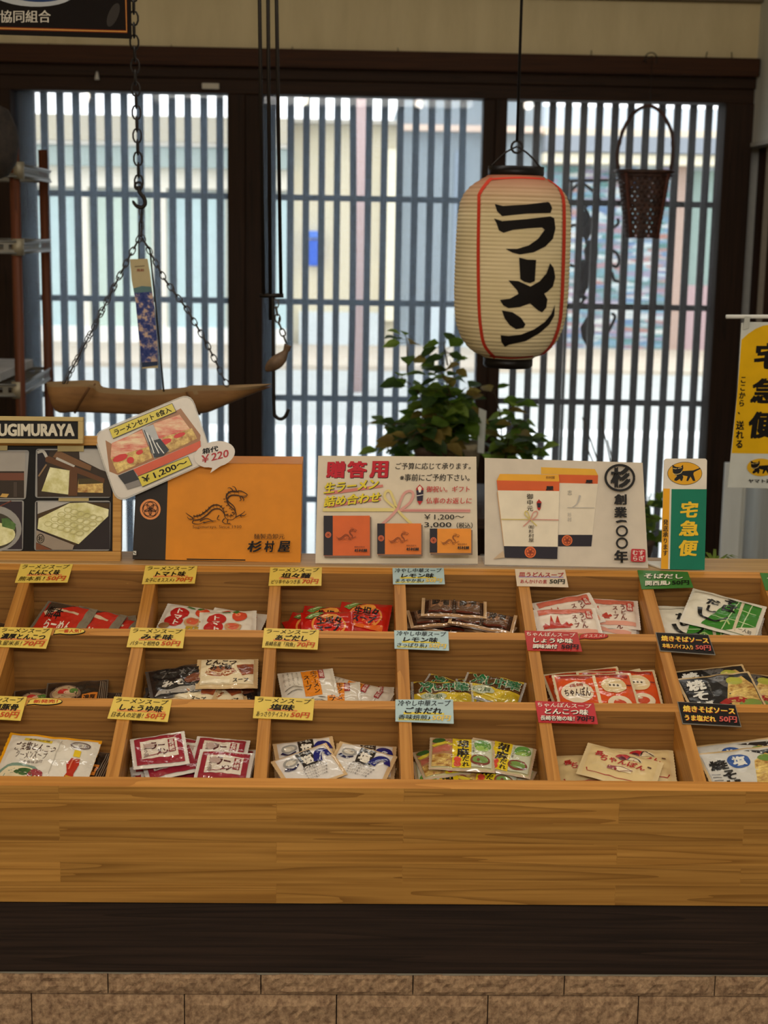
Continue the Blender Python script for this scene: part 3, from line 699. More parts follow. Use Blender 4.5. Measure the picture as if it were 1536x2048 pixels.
for dx, c in ((5, (70, 60, 20)), (0, (222, 200, 44))):
    pr.text(118+dx, 335+dx, 605+dx, 428+dx, '生ラーメン', c, .035, .2, 45); pr.text(120+dx, 455+dx, 622+dx, 546+dx, '詰め合わせ', c, .035, .2, 45)
YB, PB = (216, 198, 128), (208, 150, 140)
pr.rect(112, 556, 750, 586, YB); pr.poly([(800, 564), (1405, 566), (1405, 594), (800, 588)], PB); pr.line([(810, 578), (1405, 580)], 7, (190, 112, 108)); bow(pr, 765, 565, 1.0, YB, PB)
pr.poly([(930, 385), (962, 350), (996, 385), (985, 500), (962, 530), (942, 500)], (180, 40, 40)); pr.poly([(932, 400), (995, 400), (988, 495), (940, 495)], (40, 30, 50)); pr.poly([(945, 380), (963, 362), (980, 380), (970, 420), (955, 420)], (236, 220, 200)); pr.line([(935, 450), (992, 440)], 7, (220, 210, 200))
pr.text(1020, 364, 1400, 418, '御祝い。ギフト', (190, 44, 50), .014, .1); pr.text(1018, 466, 1418, 520, '仏事のお返しに', (190, 44, 50), .014, .1)
pr.text(1000, 612, 1352, 664, '￥1,200～', BLK, .01); pr.text(1002, 682, 1240, 732, '3,000', BLK, .01); pr.text(1285, 684, 1425, 736, '（税込）', BLK, .014)
for (x0, y0, x1, y1, k, c) in ((120, 625, 525, 975, 200, (212, 98, 40)), (588, 702, 972, 972, 655, (220, 118, 46)), (1042, 756, 1402, 968, 1108, (228, 142, 44))):
    pr.rect(x0+8, y0+12, x1+12, y1+18, (120, 96, 80)); pr.rect(x0, y0, x1, y1, c); pr.rect(x0, y0, k, y1-2, (36, 28, 34))
    emblem(pr, (x0+k)/2, y0+(y1-y0)*.48, 26, (222, 110, 66), (120, 50, 30)); w = x1-k
    dragon(pr, k+w*.37, y0+(y1-y0)*.52, w/320*.33, (110, 52, 26)); pr.text(k+w*.2, y1-(y1-y0)*.42, k+w*.58, y1-(y1-y0)*.4, 'Sugimuraya. Since 1930', (110, 52, 26), 0)
    pr.text(x1-w*.42, y1-76, x1-w*.14, y1-62, '麺製造卸元', (80, 36, 20), .01); pr.text(x1-w*.42, y1-52, x1-w*.07, y1-24, '杉村屋', BLK, .05)
m.build('printed_sheet', s1); stand(s1, sf, [c4(*a) for a in q], .09)

# --- hundred year notice
p, n = tilted(1134, 1134, tilt=20); sf = plane_fn(p, n); c5 = crop(950, 890, 4.151)
s2 = thing('anniversary_notice', 'white notice picturing two wrapped noodle boxes beside bold black vertical characters', 'sign', p)
m = MB(); q = [(80, 107), (1392, 147), (1438, 1020), (80, 993)]; card(m, sf, [c5(*a) for a in q], .0008, plain((206, 194, 178), .5))
pr = Print(m, sf, c5); OR2, WP = (208, 92, 42), (220, 208, 188)
pr.poly([(548, 185), (995, 200), (1022, 252), (548, 242)], (222, 168, 54)); pr.poly([(690, 246), (1022, 252), (1018, 324), (690, 316)], OR2); pr.poly([(690, 316), (1020, 323), (975, 746), (690, 746)], WP); pr.poly([(690, 746), (975, 748), (965, 842), (690, 842)], (34, 28, 38)); emblem(pr, 764, 793, 44, (222, 110, 54), (130, 50, 30))
pr.vtext(765, 375, 805, 420, '志', (150, 146, 140), .0); pr.line([(870, 420), (845, 490), (800, 522)], 16, (180, 174, 168), w1=4); pr.line([(765, 522), (990, 524)], 5, (180, 174, 168)); pr.vtext(765, 560, 800, 640, '杉村', (180, 174, 168), 0)
pr.text(915, 292, 975, 320, '屋', BLK, .06)
pr.poly([(205, 243), (692, 250), (698, 306), (178, 297)], (226, 164, 48)); pr.poly([(178, 297), (698, 306), (697, 386), (186, 380)], OR2); pr.poly([(186, 380), (697, 386), (683, 848), (240, 842)], (226, 214, 192)); pr.poly([(186, 380), (215, 620), (240, 842), (236, 842), (180, 400)], (190, 150, 110)); pr.poly([(238, 842), (683, 848), (680, 948), (245, 938)], (34, 28, 38)); pr.poly([(232, 880), (245, 938), (150, 950), (200, 905)], (196, 170, 140))
pr.text(585, 345, 650, 382, '屋', BLK, .06); pr.text(585, 262, 660, 285, '杉村屋', (150, 104, 40), .02); emblem(pr, 456, 893, 47, (226, 108, 50), (130, 50, 30))
pr.vtext(425, 408, 480, 556, '御中元', BLK, .012); pr.vtext(440, 668, 486, 812, '㈲杉村屋', (50, 44, 40), .008); pr.poly([(507, 480), (526, 456), (548, 480), (540, 535), (528, 550), (514, 535)], (176, 44, 36)); pr.poly([(510, 488), (545, 488), (538, 525), (516, 525)], (36, 28, 40))
pr.line([(215, 622), (450, 624)], 7, (200, 178, 96)); pr.line([(450, 624), (690, 628)], 7, (196, 130, 120)); bow(pr, 456, 622, .42, (204, 186, 110), (204, 146, 130))
pr.ring(1195, 279, 118, 105, 20, BLK, 40); pr.text(1118, 192, 1285, 362, '杉', BLK, .075)
for g, a, b in (('創', 415, 502), ('業', 520, 610), ('〇', 680, 762), ('〇', 780, 862), ('年', 878, 985)): 
    if g == '〇': pr.ring(1212, (a+b)/2, 42, 40, 16, BLK)
    else: pr.text(1148, a, 1254+(b-600)*.02, b, g, BLK, .05)
pr.poly([(1158, 640), (1200, 628), (1245, 632), (1255, 650), (1215, 646), (1170, 656)], BLK)
pr.poly(round_poly([(1288, 868), (1406, 872), (1408, 978), (1284, 974)], 14), (182, 40, 48)); pr.vtext(1345, 876, 1398, 970, 'すぎ', (226, 206, 196), .02); pr.vtext(1295, 876, 1345, 970, 'むら', (226, 206, 196), .02)
m.build('printed_sheet', s2); stand(s2, sf, [c5(*a) for a in q], .09)

# --- green delivery counter sign
CATB = [(555, 255), (560, 330), (575, 350), (600, 375), (578, 395), (575, 415), (598, 420), (632, 398), (640, 418), (655, 420), (668, 380), (660, 362), (712, 372), (698, 418), (716, 422), (742, 375), (766, 420), (792, 420), (770, 350), (776, 330), (845, 296), (840, 285), (768, 312), (672, 318), (655, 320), (668, 290), (664, 252), (640, 278), (592, 276)]
def cat(pr, fx_):
    pr.poly([fx_(*a) for a in CATB], BLK)
    for a in ([(562, 290), (590, 296), (600, 290)], [(612, 292), (640, 286), (652, 280)], [(560, 345), (600, 352), (640, 340), (655, 318)], [(590, 360), (600, 372)]): pr.line([fx_(*b) for b in a], abs(fx_(6, 0)[0]-fx_(0, 0)[0]), (216, 186, 120))
    pr.poly([fx_(*a) for a in [(598, 380), (612, 362), (632, 372), (625, 395), (608, 410)]], BLK)
p, n = tilted(1365, 1139, tilt=16); sf = plane_fn(p, n); c6 = crop(1236, 880, 5.12)
s3 = thing('delivery_sign', 'narrow green and yellow delivery sign with black cat emblem standing on the ledge', 'sign', p)
m = MB(); q = [(474, 205), (490, 190), (895, 190), (912, 208), (907, 500), (886, 1332), (440, 1322), (464, 500)]; card(m, sf, [c6(*a) for a in q], .0025, plain((216, 206, 192), .4))
pr = Print(m, sf, c6); pr.poly([(464, 497), (530, 498), (512, 1322), (440, 1320)], (226, 160, 24)); pr.poly([(548, 503), (908, 504), (886, 1331), (530, 1325)], (8, 112, 86)); pr.ell(683, 343, 178, 118, (92, 66, 20), 40); pr.ell(683, 343, 173, 113, (216, 158, 28), 40); cat(pr, lambda x, y: (x, y))
for g, a in (('宅', (635, 630, 820, 795)), ('急', (620, 825, 820, 985)), ('便', (618, 1025, 818, 1190))): pr.text(*a, g, (230, 186, 40), .04, .12)
pr.vtext(458, 812, 512, 1188, '発送承ります', (50, 40, 20), .02, -4); m.build('sign_panel', s3, 0)
m = MB(); a = sf(*c6(450, 1315)); b = sf(*c6(880, 1328)); m.prism([(a.x-.026, a.y+.055, LZ+.0008), (b.x-.03, b.y+.055, LZ+.0008), (b.x, b.y+.003, LZ+.0008), (a.x, a.y+.003, LZ+.0008)], (0, 0, .0022), plain((226, 220, 206), .4)); m.build('stand_foot', s3)

# ================================================================ PRICE CARDS ON THE RIMS
YC, YR, LB, CRD, GRN, BKC, REDC = (226, 196, 92), (196, 70, 34), (176, 200, 204), (224, 206, 184), (64, 120, 54), (26, 20, 18), (180, 46, 40)
WH = (240, 230, 216)
def pcard(q, bg, lines, label, hl=None, border=None, name='price_card'):
    """lines = (text, colour, u0, v0, u1, v1, bold); hl = highlighter strokes (u0, u1, v, colour)"""
    t = thing(name, label, 'price card', plane_fn(TP0, TN)(*q[3]), 'price cards taped along the bin rims')
    g = quad_fn(q, TP0+TN*.0016, TN); m = MB(); card(m, lambda u, v, l=0: g(u, v, l), [(0, 0), (1, 0), (1, 1), (0, 1)], .0008, plain(border or bg, .35))
    pr = Print(m, g, rough=.5)
    if border: pr.rect(.012, .03, .988, .97, bg)
    for a, b, v, c in (hl or []): pr.line([(a, v+.01), ((a+b)/2, v-.005), (b, v)], .10, c, w1=.07)
    for tx, c, u0, v0, u1, v1, bo in lines:
        if isinstance(c, tuple) and len(c) == 2: pr.text(u0+.006, v0+.015, u1+.006, v1+.015, tx, c[1], bo+.02, .18); c = c[0]
        pr.text(u0, v0, u1, v1, tx, c, bo, .18)
    o = m.build('laminated_card', t); return t
def ysoup(q, l2, l3, price, label, w2=(.22, .80), sp=.58):
    pcard(q, YC, [('ラーメンスープ', BLK, .05, .05, .95, .27, .012), (l2, BLK, w2[0], .33, w2[1], .62, .03), (l3, (60, 50, 20), .05, .70, sp-.03, .93, .012), (price, YR, sp, .68, .95, .93, .02)], label, [(w2[0]-.03, w2[1]+.05, .60, (226, 146, 84))])
ysoup([(41.6,1127.4),(146,1128),(135,1164.5),(29.7,1165)], 'にんにく味', '熊本系！', '50円', 'yellow price card on the back rim below the framed photo board')
ysoup([(291,1131),(395,1131.7),(389.5,1166.5),(283.7,1167.8)], 'トマト味', '女子にオススメ♪', '70円', 'yellow price card on the back rim below the orange gift box', sp=.63)
ysoup([(540.5,1134.6),(644,1134.6),(642.7,1171),(537,1171)], '坦々麺', 'ピリ辛やみつき系', '70円', 'yellow price card above the shiny red packets', sp=.63)
ysoup([(1,1254),(105.5,1256),(92,1297),(-14,1293)], '濃厚とんこつ', '久留米系！', '70円', 'yellow price card at the left edge above the dark ramen packets, bubble beside it', (.08, .92), .55)
ysoup([(261.7,1254.8),(371,1257.7),(365.7,1296),(253,1293.8)], 'みそ味', 'バターと相性◎', '50円', 'yellow price card above the jumbled black and cream packets', sp=.60)
ysoup([(528.4,1256),(638.5,1259.6),(635,1299),(524,1294.8)], 'あごだし', '長崎名産「飛魚」', '70円', 'yellow price card above the white and orange packets', sp=.62)
ysoup([(-50,1390),(54,1393.7),(41,1441),(-64,1435)], 'ごま塩豚骨', '博多の味！', '50円', 'yellow price card cut by the left edge on the lowest rim', (.1, .9))
ysoup([(228.5,1393),(344,1399),(335.4,1443.5),(214.6,1436.7)], 'しょうゆ味', '日本人の定番！', '50円', 'yellow price card above the maroon bordered packets', (.15, .88), .61)
ysoup([(510,1392.5),(629,1397.7),(625,1440.4),(505.8,1435.8)], '塩味', 'あっさりテイスト♪', '50円', 'yellow price card above the white packets with navy swooshes', (.26, .68), .62)
def bsoup(q, l2, l3, label):
    pcard(q, LB, [('冷やし中華スープ', BLK, .04, .05, .96, .30, .012), (l2, BLK, .16, .36, .80, .64, .025), (l3, (30, 36, 30), .05, .70, .60, .93, .012), ('50円', (232, 196, 90), .62, .70, .96, .93, .03)], label, [(.14, .84, .62, (228, 204, 74)), (.05, .6, .9, (212, 204, 120))])
bsoup([(785,1136),(887.4,1135.6),(889.8,1168),(786,1168)], 'レモン味', 'まろやか系♪', 'pale blue price card on the back rim below the white gift notices')
bsoup([(788.4,1260.6),(896.6,1262.6),(898,1301),(789,1296.8)], 'レモン味', 'さっぱり系♪', 'pale blue price card on the middle rim above the clear yellow packets')
bsoup([(790.8,1399),(906,1398.7),(907.5,1447),(790.8,1442.5)], 'ごまだれ', '香味焙煎♪', 'pale blue price card on the lowest rim above the yellow and green packets')
pcard([(1029.8,1138),(1130,1139.5),(1136.8,1174),(1034,1171.8)], CRD, [('皿うどんスープ', (176, 52, 56), .06, .18, .96, .46, .02), ('あんかけの素', (176, 52, 56), .07, .62, .60, .86, .015), ('50円', (60, 60, 50), .64, .58, .96, .86, .03)], 'cream price card on the back rim above the pink and white packets', [(.06, .94, .45, (176, 160, 190))])
pcard([(1274.8,1140),(1375.4,1143.7),(1386.9,1174.7),(1283.3,1178)], GRN, [('そばだし', ((236, 230, 214), (24, 40, 20)), .10, .18, .86, .46, .03), ('関西風♪', ((230, 226, 210), (24, 40, 20)), .08, .60, .58, .86, .03), ('50円', (24, 34, 22), .60, .58, .96, .86, .025)], 'green price card beneath the tall green delivery sign')
pcard([(1520,1145.5),(1621,1149),(1636,1182),(1531,1180)], GRN, [('そばだし', ((236, 230, 214), (24, 40, 20)), .10, .18, .86, .46, .03), ('関東風♪', ((230, 226, 210), (24, 40, 20)), .08, .60, .58, .86, .03), ('50円', (24, 34, 22), .60, .58, .96, .86, .025)], 'green price card cut off by the right edge of the photo')
pcard([(1049,1261),(1154.8,1264.5),(1164.5,1303),(1055,1300.7)], REDC, [('ちゃんぽんスープ', WH, .03, .06, .95, .28, .012), ('しょうゆ味', (WH, BLK), .13, .36, .87, .62, .03), ('調味油付', (WH, BLK), .10, .70, .56, .92, .03), ('50円', (36, 20, 18), .62, .68, .96, .93, .03)], 'red price card on the middle rim, red oval sticker beside it')
pcard([(1070,1401.7),(1187.7,1406),(1196,1448),(1077,1444.5)], (188, 50, 56), [('ちゃんぽんスープ', WH, .03, .06, .95, .28, .012), ('とんこつ味', (WH, BLK), .13, .34, .87, .62, .03), ('長崎名物の味！', (WH, BLK), .04, .70, .62, .93, .02), ('70円', (36, 20, 18), .65, .68, .96, .93, .03)], 'red price card on the lowest rim above the cream packets')
YT, RT_ = (236, 204, 80), (206, 92, 84)
pcard([(1310.7,1264.5),(1417,1269.5),(1431,1310),(1320,1302)], BKC, [('焼きそばソース', (YT, (196, 80, 40)), .07, .17, .95, .46, .03), ('本格スパイス入り', (YT, (196, 80, 40)), .06, .60, .62, .84, .02), ('50円', RT_, .66, .58, .96, .84, .03)], 'black price card on the middle rim above the black fried noodle sachets', border=(128, 122, 112))
pcard([(1354.4,1403),(1470.6,1409.4),(1483,1453.7),(1365,1447.6)], BKC, [('焼きそばソース', (YT, (196, 80, 40)), .06, .17, .95, .46, .03), ('うま塩だれ', (YT, (196, 80, 40)), .06, .60, .58, .86, .03), ('50円', RT_, .64, .58, .96, .86, .03)], 'black price card on the lowest rim above the black and blue sachets', border=(128, 122, 112))
def bubble(cx, cy, rx, ry, tail, bg, edge, tc, tx, label):
    t = thing('speech_sticker', label, 'sticker', plane_fn(TP0, TN)(cx, cy)); g = plane_fn(TP0+TN*.0012, TN); m = MB()
    o = [(cx+rx*math.cos(R_(a)), cy-ry*math.sin(R_(a))) for a in range(-130, 191, 10)] + [tail]
    card(m, g, o, .0006, plain(edge, .35)); pr = Print(m, g); pr.poly([(cx+(x-cx)*.95, cy+(y-cy)*.84) for x, y in o], bg); pr.text(cx-rx*.72, cy-ry*.48, cx+rx*.75, cy+ry*.5, tx, tc, .03, .15); m.build('sticker_face', t)
bubble(139.6, 1262.4, 31, 7.2, (106, 1269.5), YC, BLK, YR, '一番人気！', 'yellow speech-bubble sticker on the rim in front of the red garlic packets')
bubble(91, 1403, 34, 7.6, (52, 1410.5), YC, BLK, YR, '新発売！', 'yellow speech-bubble sticker on the rim in front of the dark ramen packets')
bubble(1188, 1272, 29, 6.4, (1158, 1279), (190, 52, 44), (120, 40, 30), (228, 176, 160), 'オススメ！', 'red oval speech-bubble sticker on the rim in front of the pink packets')

# ================================================================ HANGING THINGS
def cat_rom(pts, k=6):
    pts = [Vector(p) for p in pts]; q = []
    for i in range(len(pts)-1):
        a, b, c, d = pts[max(i-1, 0)], pts[i], pts[i+1], pts[min(i+2, len(pts)-1)]
        for j in range(k):
            t = j/k; q.append(.5*((2*b)+(c-a)*t+(2*a-5*b+4*c-d)*t*t+(3*b-a-3*c+d)*t**3))
    return q+[pts[-1]]

# --- paper lantern
LYY = 3.4
cl = crop(880, 300, 3)
def lp(x, y): return atY(*cl(x, y), LYY)
top, bot = lp(455, 155), lp(410, 1245); ax = (top-bot).normalized(); LH = (top-bot).length
rt = Vector((1, 0, 0)); rt = (rt-ax*rt.dot(ax)).normalized(); fr = ax.cross(rt)  # fr points away from / to viewer
if fr.y > 0: fr = -fr
mpp = (lp(700, 600)-lp(300, 600)).length/400
prof_px = [(1245, 150), (1235, 165), (1215, 215), (1185, 252), (1130, 293), (1060, 322), (980, 337), (850, 345), (650, 345), (500, 343), (400, 339), (320, 328), (265, 305), (225, 272), (195, 232), (170, 190), (155, 165)]
def lrad(h):
    y = 1245-h/LH*(1245-155)
    for (ya, ra), (yb_, rb) in zip(prof_px, prof_px[1:]):
        if yb_ <= y <= ya: return mpp*(ra+(rb-ra)*(ya-y)/(ya-yb_))
    return mpp*(150 if y > 1000 else 165)
lt = thing('paper_lantern', 'large cream paper lantern with black lettering and red stripes hanging before the windows', 'lantern', bot)
m = MB(); prof = []; NR = 46
for i in range(NR*6+1):
    h = LH*i/(NR*6); prof.append((lrad(h)-.0016*(1-abs(math.cos(math.pi*i/6))), h))
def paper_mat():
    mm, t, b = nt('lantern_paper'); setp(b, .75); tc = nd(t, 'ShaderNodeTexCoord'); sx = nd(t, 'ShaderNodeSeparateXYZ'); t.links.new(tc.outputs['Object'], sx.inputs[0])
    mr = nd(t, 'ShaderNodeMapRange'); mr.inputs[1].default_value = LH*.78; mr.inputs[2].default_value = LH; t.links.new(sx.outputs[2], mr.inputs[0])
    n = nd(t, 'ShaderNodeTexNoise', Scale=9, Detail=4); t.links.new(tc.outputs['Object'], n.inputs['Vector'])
    a = ramp(t, [(.3, (212, 194, 150)), (.7, (226, 208, 168))], n.outputs[0]); r = ramp(t, [(0, (255, 255, 255)), (1, (176, 108, 88))], mr.outputs[0])  # shade on the lantern's top is mixed into the paper colour as red-brown
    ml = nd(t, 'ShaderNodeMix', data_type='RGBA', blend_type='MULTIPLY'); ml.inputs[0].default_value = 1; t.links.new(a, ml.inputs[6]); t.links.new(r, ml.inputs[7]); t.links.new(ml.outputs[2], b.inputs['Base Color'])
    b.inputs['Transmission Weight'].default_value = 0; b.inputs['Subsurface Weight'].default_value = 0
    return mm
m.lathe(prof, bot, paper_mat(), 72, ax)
def lfn(x, y, l=0):
    P = lp(x, y)-bot; h = P.dot(ax); a = P.dot(rt); r = lrad(min(max(h, 0), LH))+.0004+l
    a = max(-r*.995, min(r*.995, a))
    return bot+ax*h+rt*a+fr*math.sqrt(max(0, r*r-a*a))
pr = Print(m, lfn, maxlen=16, rough=.7)
LRED = (196, 58, 36)
pr.line([(300, 172), (268, 200), (222, 262), (213, 320), (207, 600), (210, 900), (222, 1050), (250, 1160), (318, 1237)], 17, LRED); pr.line([(640, 176), (690, 212), (712, 270), (717, 330), (714, 600), (704, 900), (690, 1040), (650, 1160), (590, 1232)], 24, LRED)
pr.line([(300, 178), (455, 172), (612, 178)], 12, LRED); pr.line([(285, 1226), (410, 1234), (540, 1226)], 12, LRED)
for g in ([(300, 328), (345, 340), (480, 332), (610, 316), (622, 322), (636, 352), (626, 380), (480, 384), (340, 399), (312, 370)],
          [(294, 412), (340, 428), (480, 416), (625, 400), (648, 410), (656, 470), (640, 530), (592, 575), (520, 608), (440, 620), (398, 610), (358, 588), (425, 588), (492, 568), (548, 530), (588, 478), (572, 464), (480, 470), (400, 478), (348, 495), (322, 482), (308, 440)],
          [(436, 638), (482, 650), (536, 652), (528, 775), (500, 786), (465, 778), (443, 762)],
          [(622, 672), (645, 700), (656, 755), (641, 808), (605, 838), (586, 848), (606, 882), (600, 930), (574, 957), (550, 945), (500, 903), (440, 924), (375, 930), (346, 915), (327, 884), (382, 876), (432, 848), (425, 828), (374, 770), (432, 774), (502, 806), (558, 776), (600, 730)],
          [(338, 944), (400, 955), (446, 985), (475, 1025), (464, 1046), (420, 1053), (384, 1030), (354, 990)],
          [(656, 915), (652, 980), (622, 1030), (560, 1080), (480, 1124), (386, 1145), (362, 1160), (340, 1130), (334, 1090), (380, 1094), (450, 1086), (530, 1054), (592, 1014), (632, 970)]): pr.poly(g, (20, 15, 13))
m.build('paper_body', lt)
LBK = plain((20, 16, 14), .35)
def ring_at(name, ya, yb, ra, rb, w):
    a, b = lp(455+(408-455)*(ya-155)/1090, ya), lp(455+(408-455)*(yb-155)/1090, yb); h = (a-b).length
    MB().lathe([(ra*mpp-.006, h), (ra*mpp, h), (ra*mpp, h*.2), (rb*mpp, 0), (rb*mpp-.006, 0), (ra*mpp-.006, h)], b, LBK, 48, ax).build(name, lt)
ring_at('top_ring', 100, 160, 166, 160, 0); ring_at('bottom_ring', 1240, 1303, 150, 140, 0)
hk = atY(1034, 282, LYY); tp = Vector((atY(1043, 10, LYY).x, LYY, CZ))
m = MB(); k = lp(455, 105)
for sgn in (-1, 1): m.tube(cat_rom([k+rt*sgn*150*mpp, k+rt*sgn*70*mpp+ax*.03, hk-Vector((0, 0, .012))], 5), .0022, IRON, 6)
m.build('bail_wire', lt)
m = MB().tube([hk, tp], .0032, BLACKP, 8).tube([hk+Vector((.012*math.sin(a), 0, -.013+.013*math.cos(a))) for a in [R_(30*i) for i in range(13)]], .0028, IRON, 6)
m.box(tp+Vector((-.02, -.02, -.012)), tp+Vector((.02, .02, 0)), plain((150, 120, 80), .5)); m.build('cord', lt)

# --- black hanging banner at top left
BY3 = 3.2; cbn = crop(0, 0, 3); bn = plane_fn((0, BY3, 0), (0, -1, 0))
bt = thing('hanging_banner', 'black banner with gold border and white characters hanging at the top left corner', 'banner', atY(40, 70, BY3))
m = MB(); q = [(-700, -640), (770, -640), (790, 232), (-700, 186)]; card(m, bn, [cbn(*a) for a in q], .003, plain((26, 21, 20), .9, spec=.1)); pr = Print(m, bn, cbn, rough=.9)
for w, c in ((20, (120, 50, 24)), (9, (196, 142, 74))): pr.line([(-680, 152), (760, 190), (740, -600)], w, c, smooth=0)
pr.ell(190, -60, 265, 100, (176, 180, 186), rot=3); pr.ell(215, -60, 205, 72, (44, 62, 104), rot=3); pr.ell(200, -95, 220, 70, (26, 30, 44)); pr.ell(680, 90, 30, 75, (60, 56, 54), rot=22)
pr.text(-78, 62, 305, 136, '麺協同組合', (206, 200, 188), .016); m.build('cloth', bt)
m = MB()
for x in (-500, 600): m.tube([bn(*cbn(x, -635)), Vector((bn(*cbn(x, -635)).x, BY3, CZ))], .002, IRON, 6)
m.build('cord', bt)

# --- chain with hook, bamboo trough and paper streamer
HY = 3.35
def hp(x, y, d=0): return atY(x, y, HY+d)
def chain(mb, pts, link, r, mat):
    """interlocked oval links along a polyline"""
    pts = [Vector(p) for p in pts]; L = [0]
    for a, b in zip(pts, pts[1:]): L.append(L[-1]+(b-a).length)
    n = max(1, int(L[-1]/(link*.78))); 
    for i in range(n):
        d = L[-1]*(i+.5)/n; j = max(k for k in range(len(pts)-1) if L[k] <= d); p = pts[j].lerp(pts[j+1], (d-L[j])/(L[j+1]-L[j])); t = (pts[j+1]-pts[j]).normalized()
        u = t.cross(Vector((0, 1, 0))).normalized() if i % 2 == 0 else t.cross(Vector((1, 0, 0))).normalized()
        mb.tube([p+t*(link/2)*math.cos(a)+u*link*.3*math.sin(a) for a in [2*math.pi*k/10 for k in range(10)]], r, mat, 6, closed=True)
top_c = hp(268, -40); top_c.z = CZ
ch = thing('hook_chain', 'dark iron chain with open hook hanging in front of the left window', 'chain', hp(280, 400))
m = MB(); chain(m, [top_c, hp(268, 60), hp(272, 200), hp(278, 375)], .031, .0022, IRON); m.build('chain', ch)
m = MB(); m.tube(cat_rom([hp(277, 372), hp(279, 384), hp(288, 396), hp(290, 408), hp(283, 415), hp(272, 411), hp(265, 401)]), [.0045]*30+[.0035]*4+[.003, .0022, .0012], IRON, 8)
for i in range(1): m.tube([hp(277, 372)+Vector((.008*math.sin(a), 0, .008*math.cos(a))) for a in [R_(36*k) for k in range(10)]], .003, IRON, 6, closed=True)
m.build('hook', ch)
tg = thing('bamboo_trough', 'split bamboo trough slung on thin chains below the iron hook', 'trough', hp(310, 800))
m = MB(); NS = 24; V = []; Fq = []
topl = [(92, 770), (110, 771), (185, 770), (203, 782), (250, 786), (300, 788), (365, 783), (385, 779), (470, 778), (520, 775), (543, 773)]
botl = [(93, 772), (112, 822), (150, 824), (200, 826), (250, 828), (300, 829), (360, 829), (410, 826), (440, 815), (500, 790), (543, 774)]
A, B = cat_rom([hp(*q) for q in topl], 4), cat_rom([hp(*q) for q in botl], 4); ns = len(A)
for i in range(ns):
    rz = max(.002, (A[i]-B[i]).length/2)
    for j in range(NS//2+1):
        t = math.pi*j/(NS//2); V.append(A[i].lerp(B[i], math.sin(t))+Vector((0, -rz*1.15*math.cos(t)*(1), 0))+Vector((0, 0, 0)))
k = NS//2+1
for i in range(ns-1):
    for j in range(k-1): Fq.append((i*k+j, i*k+j+1, (i+1)*k+j+1, (i+1)*k+j))
m.add(V, Fq, BAMBOO, True); V2 = [v+Vector((0, 0, .006)) for v in V]; m.add(V2, [f[::-1] for f in Fq], plain((150, 124, 90), .6), True)
m.build('trough', tg)
m = MB()
for x in (178, 380):
    i = min(range(ns), key=lambda i: abs(A[i].x-hp(x, 775).x)); m.tube([V[i*k+j]+Vector((0, 0, -.001)) for j in range(k)], .0028, plain((92, 62, 36), .6), 6)
m.build('node', tg)
ap = hp(282, 470)
for nm, pts in (('left', [(283, 416), (282, 470), (245, 540), (190, 650), (128, 768)]), ('right', [(282, 470), (330, 560), (375, 620), (415, 690), (455, 772)])):
    for d in (-.03, .03):
        m = MB(); chain(m, [hp(*q, d*j/(len(pts)-1)) for j, q in enumerate(pts)], .019, .0012, plain((70, 64, 60), .5, .6)); m.build('sling_chain', tg)
m = MB(); m.tube([hp(300, 500), hp(310, 600), hp(320, 700), hp(328, 786)], .002, IRON, 6).tube([hp(284, 416), hp(283, 474), hp(300, 500)], .002, IRON, 6); m.build('sling_rod', tg)
st = thing('paper_streamer', 'narrow paper wind streamer with blue and pink lower half hanging inside the chains', 'streamer', hp(288, 740))
sfn = plane_fn((0, HY-.05, 0), (0.05, -1, 0)); m = MB(); sc_ = crop(0, 480, 3)
q = [(780, 115), (885, 112), (900, 200), (925, 400), (945, 620), (948, 768), (852, 772), (835, 600), (812, 360), (790, 240)]
card(m, sfn, [sc_(*a) for a in q], .0008, plain((190, 176, 140), .8)); pr = Print(m, sfn, sc_)
FLORAL = mottled((36, 54, 120), (204, 176, 160), 55, .8, c3=(70, 80, 140), lo=.4, hi=.6)
pr.poly([(800, 290), (850, 282), (908, 285), (925, 400), (944, 620), (946, 750), (852, 762), (836, 600), (814, 370)], FLORAL); pr.poly([(800, 290), (850, 276), (906, 280), (912, 310), (806, 318)], (92, 124, 130)); pr.poly([(850, 735), (946, 728), (947, 752), (852, 764)], (46, 60, 90)); pr.line([(808, 160), (868, 155)], 6, (130, 116, 90)); pr.text(820, 172, 866, 190, '風鈴', (150, 90, 70), .02)
m.build('strip', st); MB().tube([sfn(*sc_(832, 114)), hp(277, 470, -.02), hp(283, 418, -.006)], .0012, IRON, 5).build('cord', st)

# --- pot hook hanger: three rods, cross bar, hooked rod, fish lever
JY = 3.45
def jp(x, y, d=0): return atY(x, y, JY+d)
jz = thing('pot_hook_hanger', 'iron pot hook of three long rods with a wooden fish lever', 'pot hook', jp(545, 590))
for xs in ((519, 527), (536, 541), (553, 562)):
    a = jp(xs[0], 0); b = jp(xs[1], 594 if xs[0] != 536 else 640); t = (a-b).normalized(); MB().tube([a+t*((CZ-a.z)/t.z), b], .0042, IRON, 8).build('rod', jz)
MB().tube([jp(519, 591), jp(567, 591)], .005, IRON, 8).build('cross_bar', jz)
MB().tube(cat_rom([jp(545, 592), jp(547, 700), jp(548, 815), jp(552, 833), jp(562, 838), jp(571, 832), jp(577, 818)]), .004, IRON, 8).build('hook_rod', jz)
m = MB(); chain(m, [jp(551, 600), jp(556, 640), jp(566, 668), jp(572, 686)], .02, .0018, plain((90, 84, 78), .5, .5)); m.tube([jp(557, 650), jp(559, 634)], .002, IRON, 6); m.build('lever_chain', jz)
body = cat_rom([jp(532, 742), jp(540, 734), jp(552, 725), jp(563, 715), jp(571, 703), jp(576, 690)], 4); nb = len(body)
